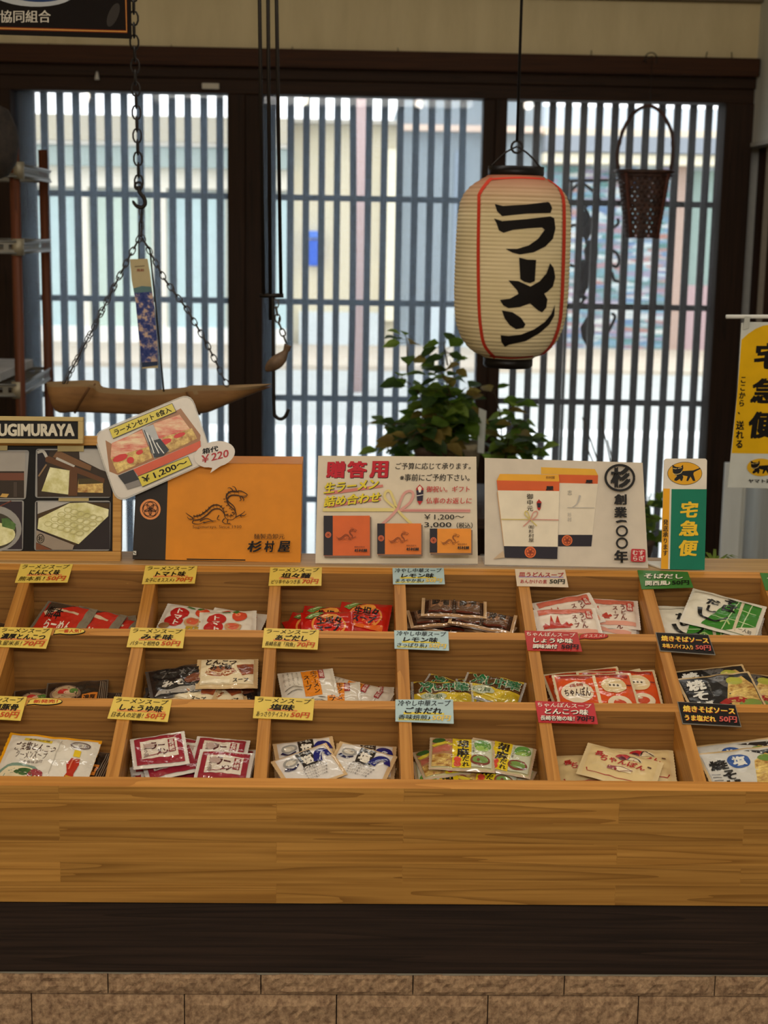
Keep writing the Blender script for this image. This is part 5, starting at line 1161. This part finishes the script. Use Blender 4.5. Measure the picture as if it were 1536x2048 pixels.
def d_dark(p):
    p.rect(-.95, -.9, .95, .9, (40, 30, 24)); p.ell(-.35, .1, .5, .5, (120, 96, 80)); p.ell(-.35, .12, .42, .42, (176, 148, 110)); p.ell(-.42, .22, .18, .16, (186, 50, 44)); p.ell(-.2, .14, .2, .14, (210, 170, 140)); p.ell(-.08, .25, .14, .14, (80, 116, 50)); p.poly([(.2, -.5), (.68, -.5), (.7, .1), (.2, .05)], (206, 120, 40)); p.text(.24, -.42, .64, -.02, '濃厚', (40, 24, 16), .03); p.rect(-.85, -.8, .15, -.45, (140, 24, 30))
    for k in range(4): p.line([(.74, -.8), (.76, .8)] if k == 0 else [(.76+.05*k, -.8), (.77+.05*k, .8)], .02, (150, 130, 110), smooth=0)
kind('dark', 'dark_ramen_packet', 'soup packet', 2, .094, .072, .008, (40, 30, 24), (96, 84, 72), d_dark, rough=.22)
def d_cream(p):
    p.rect(-.86, -.82, .86, .86, (226, 208, 172)); p.ell(-.2, -.05, .5, .32, (156, 84, 44)); p.line([(-.68, -.1), (-.2, -.25), (.3, -.1)], .07, (226, 200, 160)); p.line([(-.62, .05), (-.2, -.08), (.28, .05)], .05, (226, 200, 160)); p.text(-.7, .38, .3, .80, 'とんこつ', (40, 28, 22), .04, .1); p.text(-.55, .05, .15, .35, 'みそ味', (40, 26, 20), .04); p.poly([(.3, .3), (.85, .5), (.85, -.2), (.5, -.4)], (150, 76, 44)); p.text(.2, -.75, .7, -.5, 'スープ', (30, 24, 22), .03); p.rect(-.8, -.78, .1, -.6, (240, 226, 196)); p.ell(.58, .1, .2, .25, (120, 60, 40))
kind('cream', 'cream_soup_packet', 'soup packet', 2, .094, .066, .008, (214, 186, 140), (204, 172, 126), d_cream, rough=.24)
def d_black(p):
    p.rect(-.9, -.88, .9, .9, (34, 30, 30)); p.text(-.6, .2, .5, .65, 'ラーメン', (90, 84, 80), .03); p.poly([(-.85, -.85), (.6, -.85), (.3, -.5), (-.7, -.6)], (168, 160, 150)); p.ell(.45, -.1, .35, .3, (120, 70, 50)); p.text(-.6, -.45, .1, -.1, 'みそ', (206, 196, 180), .05)
kind('black', 'black_soup_packet', 'soup packet', 2, .100, .064, .009, (38, 33, 33), (84, 78, 74), d_black, rough=.18, wr=1.6)
def d_ago(p):
    p.rect(-.18, -.86, .42, .88, (224, 132, 34)); p.vtext(.14, -.75, .38, .82, '生ラーメン', (60, 34, 16), .02); p.vtext(-.14, -.55, .1, .5, 'スープ', (60, 34, 16), .02); p.rect(.42, .2, .62, .88, (156, 48, 52)); p.vtext(.45, .24, .6, .84, '長崎', (226, 190, 180), .02)
    for k in range(4): p.vtext(-.86+.16*k, -.1, -.78+.16*k, .8, 'あごだし', (120, 112, 100), 0)
    p.line([(-.85, -.4), (-.55, -.2), (-.25, -.3)], .04, (110, 104, 96)); p.line([(-.8, -.62), (-.5, -.45), (-.25, -.5)], .04, (110, 104, 96))
kind('ago', 'white_orange_packet', 'soup packet', 2, .086, .064, .007, (218, 208, 192), (212, 202, 186), d_ago, rough=.22)
def d_hiya(p):
    p.rect(-.92, -.05, .92, .82, (84, 54, 24)); p.rect(-.92, -.92, .92, -.05, (206, 176, 44)); p.rect(-.92, .82, .92, .95, (206, 180, 60))
    for g, a in (('冷', (-.75, .0, -.25, .78)), ('し', (-.28, .05, -.02, .66)), ('中', (.02, .05, .38, .72)), ('華', (.40, .02, .86, .74))): p.text(a[0]-.02, a[1]-.03, a[2]+.03, a[3]+.03, g, (206, 200, 170), .10); p.text(*a, g, (30, 104, 60), .04)
    p.ell(-.3, -.42, .42, .26, (176, 180, 150)); p.text(-.58, -.56, -.02, -.28, 'レモン風味', (60, 90, 60), .02); p.poly([(.2, -.9), (.9, -.9), (.9, -.3), (.5, -.4)], (176, 150, 30)); p.line([(-.9, -.74), (.6, -.78)], .05, (240, 224, 120))
kind('hiya', 'clear_yellow_packet', 'soup packet', 2, .094, .056, .009, (150, 118, 44), clear_sheet('film', .3), d_hiya, rough=.16, sealw=(.10, .05), wr=1.6)
def d_champ(p):
    p.rect(-.9, -.86, .9, .8, (212, 78, 28)); p.line([(-.85, .82), (-.3, .72), (.3, .84), (.88, .74)], .16, (150, 34, 24)); p.rect(-.02, -.86, .06, .86, (224, 206, 170)); p.ell(-.48, .02, .4, .48, (230, 212, 186)); p.text(-.8, -.15, -.16, .2, 'ちゃんぽん', (60, 34, 26), .03); p.text(-.66, .24, -.3, .4, '長崎', (170, 70, 50), .02)
    p.ell(.46, .28, .32, .36, (222, 196, 150)); p.rect(.26, .2, .66, .36, (240, 224, 196)); 
    for k in range(3): p.ell(.36+.1*k, .28, .03, .04, (90, 80, 70))
    p.ell(.5, -.55, .3, .3, (226, 206, 176)); p.ell(.5, -.55, .16, .14, (196, 72, 44)); p.line([(.78, .3), (.9, .3)], .05, (120, 30, 20))
kind('champ', 'orange_red_packet', 'soup packet', 2, .122, .092, .007, (208, 76, 28), (218, 198, 160), d_champ, sealw=(.08, .08), rough=.24)
def d_yaki(p):
    p.rect(-.92, -.9, .92, .82, (36, 34, 34)); p.poly([(-.2, .82), (.2, .2), (.4, .82)], (96, 92, 90)); p.poly([(.05, -.3), (.3, .55), (.7, .7), (.9, .3), (.9, -.7), (.2, -.8)], NOODLE); p.ell(.45, .5, .22, .2, (176, 176, 70)); p.line([(-.15, -.55), (.2, -.35), (.5, -.5)], .2, (160, 40, 36)); p.ell(.6, -.6, .3, .16, (120, 140, 60)); p.vtext(-.82, -.82, -.36, .75, '焼そば', (230, 226, 216), .05); p.vtext(-.3, -.2, -.24, .6, '本格ソース', (160, 156, 150), 0); p.poly([(.4, -.9), (.92, -.9), (.92, -.7)], (160, 30, 34))
kind('yaki', 'black_noodle_sachet', 'soup packet', 2, .118, .088, .006, (36, 34, 34), (206, 176, 128), d_yaki, sealw=(.06, .07), rough=.3)
def d_goma(p):
    p.rect(-.84, -1, 1, .84, (222, 214, 200)); p.text(-.75, .28, .12, .58, 'ごま塩とんこつ', (70, 40, 34), .02, .08); p.text(-.66, .02, .0, .25, 'ラーメンスープ', (70, 44, 34), .015, .08); p.text(-.55, -.12, -.05, -.02, 'ごま香味油付', (90, 70, 60), 0); p.line([(-.6, .70), (0, .66)], .10, (220, 190, 60)); p.text(-.5, .64, -.05, .74, 'まろやか味', (70, 60, 20), .01)
    p.ell(-.45, -.62, .46, .42, (120, 146, 130)); p.ell(-.45, -.64, .40, .34, (222, 206, 170)); p.ell(-.36, -.5, .2, .14, mottled((30, 70, 24), (70, 110, 40), 90)); p.ell(-.1, -.56, .16, .18, (150, 50, 60)); p.line([(.18, -.95), (.18, .8)], .012, (180, 174, 164), smooth=0)
    p.rect(.54, .22, .68, .42, (224, 190, 36)); p.poly([(.52, .16), (.70, .16), (.74, -.1), (.68, -.4), (.74, -.9), (.46, -.9), (.54, -.4), (.47, -.1)], (176, 44, 24)); p.poly([(.53, -.5), (.69, -.5), (.74, -.9), (.46, -.9)], (196, 150, 40)); p.line([(.57, .1), (.56, -.3)], .03, (220, 120, 90)); p.ring(.62, .62, .2, .12, .03, (90, 70, 70)); p.text(.46, .56, .78, .68, 'ごま油', (90, 60, 60), .01)
kind('goma', 'sesame_soup_packet', 'soup packet', 1, .136, .104, .008, (222, 214, 200), (236, 164, 26), d_goma, sealw=(.08, .09), rough=.16, wr=1.5)
def d_shoyu(p):
    for q in ((-.86, .58, .86, .82), (-.86, -.86, .86, -.52), (-.86, -.86, -.66, .82), (.66, -.86, .86, .82)): p.rect(*q, (146, 36, 52))
    p.rect(-.66, -.52, .66, .58, (218, 204, 188)); p.text(-.3, .0, .22, .42, 'ラー', (80, 26, 30), .05, .1); p.text(-.1, -.4, .3, .0, 'メン', (80, 26, 30), .04, .1); p.vtext(-.58, -.4, -.4, .4, 'しょう油', (120, 90, 84), .02); p.rect(.34, -.3, .58, .48, (140, 40, 50)); p.vtext(.36, -.28, .56, .46, '長崎', (226, 208, 196), .03); p.ell(-.35, .2, .2, .16, (176, 150, 140)); p.line([(-.6, -.46), (0, -.34), (.6, -.1)], .04, (140, 60, 66))
kind('shoyu', 'maroon_bordered_packet', 'soup packet', 3, .078, .062, .006, (216, 206, 194), (220, 212, 202), d_shoyu, rough=.2)
def d_salt(p):
    p.rect(-.2, .0, .32, .86, (40, 34, 32)); p.text(-.14, .08, .26, .6, '塩', (226, 216, 200), .06); p.text(-.12, .66, .24, .82, 'らーめん', (226, 216, 200), .02); p.line([(.34, .05), (.5, .5), (.72, .55), (.84, .25)], .30, (26, 30, 110), w1=.2); p.line([(.42, .1), (.58, .42), (.74, .4)], .04, (206, 204, 210)); p.ell(-.5, .42, .26, .22, (150, 146, 140)); p.ell(-.5, .4, .18, .14, (206, 196, 180)); p.line([(-.78, .2), (-.55, .05), (-.3, .2)], .14, (30, 30, 70), w1=.05)
    for k in range(4): p.text(-.3, -.3-.14*k, .55-.05*k, -.2-.14*k, 'あっさり塩スープの素', (90, 86, 90), .0)
    p.text(-.25, -.2, .4, -.02, 'ラーメンスープ', (50, 44, 50), .03, .2)
kind('salt', 'salt_soup_packet', 'soup packet', 3, .088, .068, .007, (222, 214, 206), (210, 176, 130), d_salt, sealw=(.13, .05), rough=.2)
def d_gdare(p):
    p.rect(-.92, -.86, -.3, .86, (170, 120, 84)); p.poly([(-.92, -.86), (-.3, -.86), (-.35, -.1), (-.9, -.2)], NOODLE); p.poly([(-.9, -.1), (-.4, .05), (-.3, .4), (-.88, .2)], (176, 96, 76)); p.line([(-.9, .35), (-.55, .5), (-.3, .35)], .18, (212, 190, 60)); p.ell(-.72, .68, .2, .16, (60, 90, 40))
    p.rect(-.3, -.9, .28, .9, (216, 186, 30)); p.vtext(-.16, -.35, .2, .82, '胡麻', (34, 26, 16), .05); p.vtext(.0, -.86, .22, -.3, 'だれ', (34, 26, 16), .03); p.ell(-.14, -.5, .11, .16, (206, 70, 50)); p.ell(-.14, -.74, .11, .14, (206, 70, 50)); p.rect(.28, -.86, .9, .86, (196, 196, 170)); p.ell(.62, .45, .26, .36, (90, 140, 60)); p.ell(.6, .25, .2, .16, (150, 184, 90)); p.ell(.55, -.5, .3, .3, (120, 60, 50)); p.ell(.55, -.48, .24, .2, (110, 140, 70)); p.vtext(.3, -.1, .38, .7, '冷し中華', (90, 90, 80), 0)
kind('gdare', 'sesame_dressing_packet', 'soup packet', 3, .094, .062, .008, (196, 186, 140), (196, 170, 140), d_gdare, sealw=(.06, .06), rough=.18)
def d_cton(p):
    p.line([(-.8, -.55), (-.76, -.72), (.76, -.72), (.82, -.55)], .035, (170, 40, 40), smooth=0); p.ell(.05, .42, .24, .34, (176, 34, 38), a0=0, a1=180); p.ell(.3, .42, .2, .28, (214, 196, 160), a0=0, a1=180); p.line([(.12, .44), (.2, .7), (.34, .62), (.46, .44)], .04, (60, 40, 40)); p.ell(-.02, .45, .1, .14, (90, 26, 40)); p.text(-.55, .02, .62, .34, 'ちゃんぽん', (176, 40, 38), .03, .1, ); p.rect(-.3, -.38, .32, -.12, (232, 214, 178)); p.rect(-.3, -.38, -.06, -.12, (150, 40, 46)); p.ring(.02, -.25, .33, .13, .03, (120, 50, 50), 4); p.text(-.72, .2, -.5, .5, '長', (176, 40, 38), .05); p.rect(.66, .3, .76, .38, (90, 60, 50))
kind('cton', 'cream_champon_packet', 'soup packet', 2, .112, .066, .007, (222, 196, 142), (222, 198, 150), d_cton, rough=.32)
def d_yshio(p):
    p.rect(-.92, -.9, .92, .78, (206, 202, 194)); p.poly([(.1, .78), (.92, .78), (.92, .4)], (40, 38, 40)); p.poly([(.05, -.8), (.25, .3), (.6, .62), (.92, .3), (.92, -.8)], NOODLE); p.ell(.55, .4, .2, .16, (110, 140, 60)); p.ell(-.12, .36, .28, .3, (50, 84, 150)); p.text(-.28, .18, .05, .56, '塩', (226, 224, 216), .05); p.text(-.86, .05, -.42, .5, '焼', (26, 22, 22), .06); p.vtext(-.66, -.85, -.3, .02, 'そば', (26, 22, 22), .06)
    for k in range(5): p.line([(-.9, -.1-.14*k), (-.7, -.16-.14*k)], .03, (110, 106, 104), smooth=0)
kind('yshio', 'blue_noodle_sachet', 'soup packet', 2, .122, .086, .006, (204, 200, 192), (206, 176, 128), d_yshio, sealw=(.06, .08), rough=.28)

USED = {}
def put(row, col, group, items):
    """items = (kind, px, py, turn in degrees, layer, label[, tilt sideways, tilt fore-aft])"""
    d = BIN_D[(row, col)]; s0, s1 = SROW[row]; x0, x1 = PX[col]+.0105, PX[col+1]-.0105; ya, yb = ty(s0)+.0015, ty(s1)-.0015
    for it in items:
        key, px, py, rot, lay, label = it[:6]; ta, tb = (it[6], it[7]) if len(it) > 7 else (0, 0)
        cat, var = KINDS[key]; n = USED.get(key, 0); USED[key] = n+1; v = var[n % len(var)]
        lift = .0032+.0068*lay
        P = onp(px, py, TP0-TN*(d-lift), TN)
        X = Vector((1, 0, 0)); Rm = Matrix.Rotation(R_(rot), 3, TN) @ Matrix.Rotation(R_(ta), 3, TT) @ Matrix.Rotation(R_(tb), 3, X)
        B = Rm @ Matrix((X, TT, TN)).transposed()
        cs = [B @ Vector((a*v['w']/2*1.01, b*v['h']/2*1.01, z_)) for a in (-1, 1) for b in (-1, 1) for z_ in (0,)]
        lo = min(c.x for c in cs); hi = max(c.x for c in cs); P.x = min(max(P.x, x0-lo), x1-hi) if hi-lo < x1-x0 else (x0+x1)/2-(lo+hi)/2
        lo = min(c.y for c in cs); hi = max(c.y for c in cs)
        y_ = min(max(P.y, ya-lo), yb-hi) if hi-lo < yb-ya else (ya+yb)/2-(lo+hi)/2
        P += TT*((y_-P.y)/CS)
        o = bpy.data.objects.new(v['name'], v['me']); o.location = P; o.rotation_euler = B.to_euler(); COL.objects.link(o)
        tag(o, label, cat, group)
put(1, 0, 'packets in the bin cut by the left edge', [('dark', 2, 1222, -10, 0, 'dark packet just peeking in at the left edge beside the back-row partition')])
put(1, 1, 'red garlic packets in the back row', [
    ('garlic', 275, 1240, -20, 0, 'red garlic packet at the right end of the overlapping back-left row', 0, 0), ('garlic', 240, 1252, 12, 1, 'black-edged garlic packet lying lowest in front in the back-left bin'), ('garlic', 232, 1234, -22, 2, 'third red garlic packet from the left in the back-left bin', 0, 4), ('garlic', 188, 1237, -20, 3, 'second red garlic packet from the left in the back-left bin', 0, 4), ('garlic', 125, 1241, -16, 4, 'leftmost red garlic packet on top of the overlapping back-left row', 0, 4)])
put(1, 2, 'white tomato packets in the back row', [
    ('tomato', 495, 1240, 30, 0, 'white tomato packet at the far right of its bin showing only a pale corner'), ('tomato', 350, 1244, 25, 0, 'white tomato packet at the left wall of its bin, mostly covered'), ('tomato', 420, 1228, -8, 1, 'white tomato packet at the back with a green leaf edge showing'), ('tomato', 482, 1232, -14, 2, 'white tomato packet at back right with a yellow mark'), ('tomato', 378, 1240, -12, 3, 'white tomato packet on top at the left with two red discs', 0, 4), ('tomato', 455, 1250, 2, 4, 'white tomato packet lying frontmost in the tomato bin', 0, 4)])
put(1, 3, 'red packets in the back row', [
    ('tantan', 590, 1232, 22, 0, 'shiny red packet at the back left of its bin'), ('tantan', 655, 1222, -6, 1, 'shiny red packet standing at the back middle of its bin', 0, 3), ('tantan', 580, 1258, -14, 1, 'shiny red packet at the front left corner of its bin'), ('tantan', 735, 1232, -8, 2, 'shiny red packet facing up at the right side of its bin', 0, 3), ('tantan', 655, 1254, 3, 3, 'shiny red packet frontmost in the middle of its bin', 0, 4)])
put(1, 4, 'brown twin sachets in the back row', [
    ('brown', 960, 1262, 2, 0, 'brown twin sachet lowest at the front right of its bin'), ('brown', 845, 1250, -10, 0, 'brown twin sachet at the front left of its bin'), ('brown', 985, 1232, -30, 1, 'brown twin sachet slanting down at the right wall of its bin'), ('brown', 855, 1236, 8, 2, 'brown twin sachet second from the top at the left'), ('brown', 965, 1243, -14, 3, 'brown twin sachet slanting across the front right of its bin'), ('brown', 908, 1219, -4, 4, 'topmost brown twin sachet lying across its pile')])
put(1, 5, 'pink and white packets in the back row', [
    ('sara', 1235, 1262, -6, 0, 'pink and white packet lowest at the front right of its bin'), ('sara', 1165, 1202, 38, 0, 'pink and white packet peeking up behind as a bare white corner'), ('sara', 1215, 1228, -10, 1, 'pink and white packet buried in the middle right of its bin'), ('sara', 1250, 1240, -14, 2, 'pink and white packet slanting at the lower right of its bin'), ('sara', 1226, 1202, -4, 3, 'pink and white packet at the back right of its bin', 0, 5), ('sara', 1135, 1218, 16, 4, 'pink and white packet slanting up at the back left of its bin', 0, 5), ('sara', 1130, 1246, 4, 5, 'pink and white packet facing up at the front left of its bin', 0, 3)])
put(1, 6, 'green and white soba packets in the back row', [
    ('soba', 1500, 1262, -12, 0, 'green soba packet lowest at the front right of its bin'), ('soba', 1365, 1225, 4, 1, 'green soba packet behind at the left with its white top edge'), ('soba', 1490, 1238, -22, 2, 'green soba packet second from the top at the right'), ('soba', 1390, 1250, 0, 3, 'green soba packet facing up at the front left of its bin', 0, 4), ('soba', 1455, 1228, -24, 5, 'topmost green soba packet, tilted, at the right of its bin', 0, 3)])
put(2, 1, 'dark ramen packets in the middle row', [
    ('dark', 60, 1390, 8, 0, 'dark ramen packet at the far left behind the partition'), ('dark', 95, 1370, 12, 1, 'dark ramen packet at the back left with a red topped bowl'), ('dark', 190, 1370, -4, 1, 'dark ramen packet at the back right of its bin'), ('dark', 85, 1390, 8, 2, 'dark ramen packet at the front left beside the yellow card'), ('dark', 155, 1384, 4, 3, 'dark ramen packet in front with an orange panel', 0, 3)])
put(2, 2, 'black and cream packets in the middle row', [
    ('black', 320, 1394, 12, 0, 'dark packet lowest at the front left of the jumbled bin'), ('black', 480, 1388, 6, 0, 'black packet at the front right under the cream one'), ('black', 350, 1366, -16, 1, 'black packet in the left middle of the jumbled bin'), ('cream', 430, 1394, 14, 1, 'cream packet slanting low at the front of the jumbled bin'), ('cream', 380, 1380, -16, 2, 'cream and black packet in the centre of the jumbled bin'), ('black', 345, 1342, 14, 3, 'glossy black packet on top at the left of the jumbled bin', 0, 5), ('cream', 455, 1342, 2, 4, 'topmost cream packet with brown print at the right of the jumbled bin', 0, 3)])
put(2, 3, 'white and orange packets in the middle row', [
    ('ago', 745, 1384, -4, 0, 'white and orange packet at the front right beside the partition'), ('ago', 735, 1366, -24, 1, 'white and orange packet slanting at the back right'), ('ago', 695, 1372, -20, 2, 'white and orange packet leaning in the middle'), ('ago', 665, 1394, 2, 3, 'white and orange packet at the front middle of its bin'), ('ago', 602, 1370, 10, 4, 'white and orange packet on top at the left of its bin', 0, 3)])
put(2, 4, 'clear yellow packets in the middle row', [
    ('hiya', 850, 1385, 12, 0, 'clear yellow packet crumpled at the left wall of its bin'), ('hiya', 965, 1358, -10, 1, 'clear yellow packet behind at the back right'), ('hiya', 900, 1360, -24, 2, 'clear yellow packet slanting down from the back left'), ('hiya', 990, 1380, -18, 3, 'clear yellow packet on top at the right of its bin', 0, 4), ('hiya', 885, 1390, 0, 4, 'clear yellow packet frontmost at the left of its bin', 0, 3)])
put(2, 5, 'orange-red packets in the middle row', [
    ('champ', 1150, 1394, 26, 0, 'orange-red packet wedged at the left wall of its bin'), ('champ', 1268, 1362, 14, 1, 'orange-red packet standing high at the back right of its bin', 0, 9), ('champ', 1175, 1376, 10, 2, 'orange-red packet behind at the left of its bin', 0, 5), ('champ', 1265, 1384, 2, 3, 'orange-red packet on the right of its bin with a round cream window', 0, 4), ('champ', 1195, 1400, 3, 5, 'frontmost orange-red packet with a white oval in its bin', 0, 3)])
put(2, 6, 'black fried noodle sachets in the middle row', [
    ('yaki', 1520, 1394, -2, 0, 'black fried noodle sachet at the right edge of the photo'), ('yaki', 1512, 1362, -6, 1, 'black fried noodle sachet behind at the far right'), ('yaki', 1425, 1358, 10, 2, 'black fried noodle sachet behind at the left of its bin', 0, 5), ('yaki', 1440, 1390, 9, 4, 'frontmost black fried noodle sachet with white characters', 0, 3)])
put(3, 1, 'packets in the front-left bin', [
    ('dark', 15, 1508, 20, 0, 'dark packet hidden at the left edge behind the sesame packet'), ('dark', 180, 1535, -10, 0, 'dark packet under the right side of the sesame packet'), ('goma', 92, 1526, -7, 2, 'large white sesame soup packet with orange edge and red bottle print', 0, 4)])
put(3, 2, 'maroon bordered packets in the front row', [
    ('shoyu', 300, 1556, 14, 0, 'maroon bordered packet lowest at the front left of its bin'), ('shoyu', 480, 1512, -6, 0, 'maroon bordered packet at the far right wall of its bin'), ('shoyu', 285, 1500, 6, 1, 'maroon bordered packet hidden at the back left of its bin'), ('shoyu', 345, 1542, 16, 1, 'maroon bordered packet third down in the left stack'), ('shoyu', 400, 1510, -14, 2, 'maroon bordered packet in the back middle of its bin'), ('shoyu', 340, 1524, 18, 3, 'maroon bordered packet second down in the left stack'), ('shoyu', 440, 1506, -6, 3, 'maroon bordered packet behind at the right of its bin'), ('shoyu', 300, 1502, 12, 5, 'topmost maroon bordered packet in the left stack', 0, 4), ('shoyu', 448, 1534, -5, 5, 'frontmost maroon bordered packet at the right of its bin', 0, 4)])
put(3, 3, 'white salt packets in the front row', [
    ('salt', 770, 1556, -16, 0, 'white salt packet lowest at the front right of its bin'), ('salt', 655, 1558, 10, 0, 'white salt packet lowest at the front middle of its bin'), ('salt', 560, 1512, 6, 0, 'white salt packet buried at the back left wall of its bin'), ('salt', 738, 1502, -4, 1, 'white salt packet lying at the back right of its bin'), ('salt', 600, 1500, 10, 2, 'white salt packet at the back left showing its navy swoosh', 0, 3), ('salt', 728, 1530, -20, 3, 'white salt packet turned at the front right of its bin', 0, 4), ('salt', 604, 1536, 28, 4, 'white salt packet turned at the front left of its bin', 0, 4)])
put(3, 4, 'yellow and green sesame packets in the front row', [
    ('gdare', 1030, 1552, -24, 0, 'yellow and green packet at the front right corner of its bin'), ('gdare', 862, 1550, 184, 1, 'yellow and green packet upside down at the front left of its bin'), ('gdare', 930, 1558, 2, 0, 'yellow and green packet lowest at the front middle of its bin'), ('gdare', 975, 1548, -14, 1, 'yellow and green packet at the front middle right of its bin'), ('gdare', 848, 1514, 14, 2, 'yellow and green packet curled at the back left of its bin'), ('gdare', 1018, 1516, -14, 3, 'yellow and green packet at the back right of its bin', 0, 3), ('gdare', 924, 1510, -4, 4, 'topmost yellow and green packet in the middle of its bin', 0, 4)])
put(3, 5, 'cream packets in the front row', [
    ('cton', 1340, 1548, -16, 0, 'cream packet at the front right wall of its bin'), ('cton', 1165, 1550, -2, 0, 'cream packet at the front left of its bin'), ('cton', 1165, 1518, 4, 1, 'cream packet at the back left of its bin'), ('cton', 1290, 1516, -4, 2, 'cream packet at the back right of its bin', 0, 3), ('cton', 1240, 1536, -22, 4, 'topmost cream packet slanting across the middle of its bin', 0, 3)])
put(3, 6, 'black and blue noodle sachets in the front row', [
    ('yshio', 1530, 1500, 12, 0, 'blue and white noodle sachet at the back with a pale edge, right picture side'), ('yshio', 1475, 1505, 12, 1, 'blue and white noodle sachet rearmost in the front-right bin'), ('yshio', 1480, 1526, 10, 2, 'blue and white noodle sachet second in the front-right bin', 0, 3), ('yshio', 1490, 1556, 9, 4, 'frontmost blue and white noodle sachet in the front-right bin', 0, 3)])
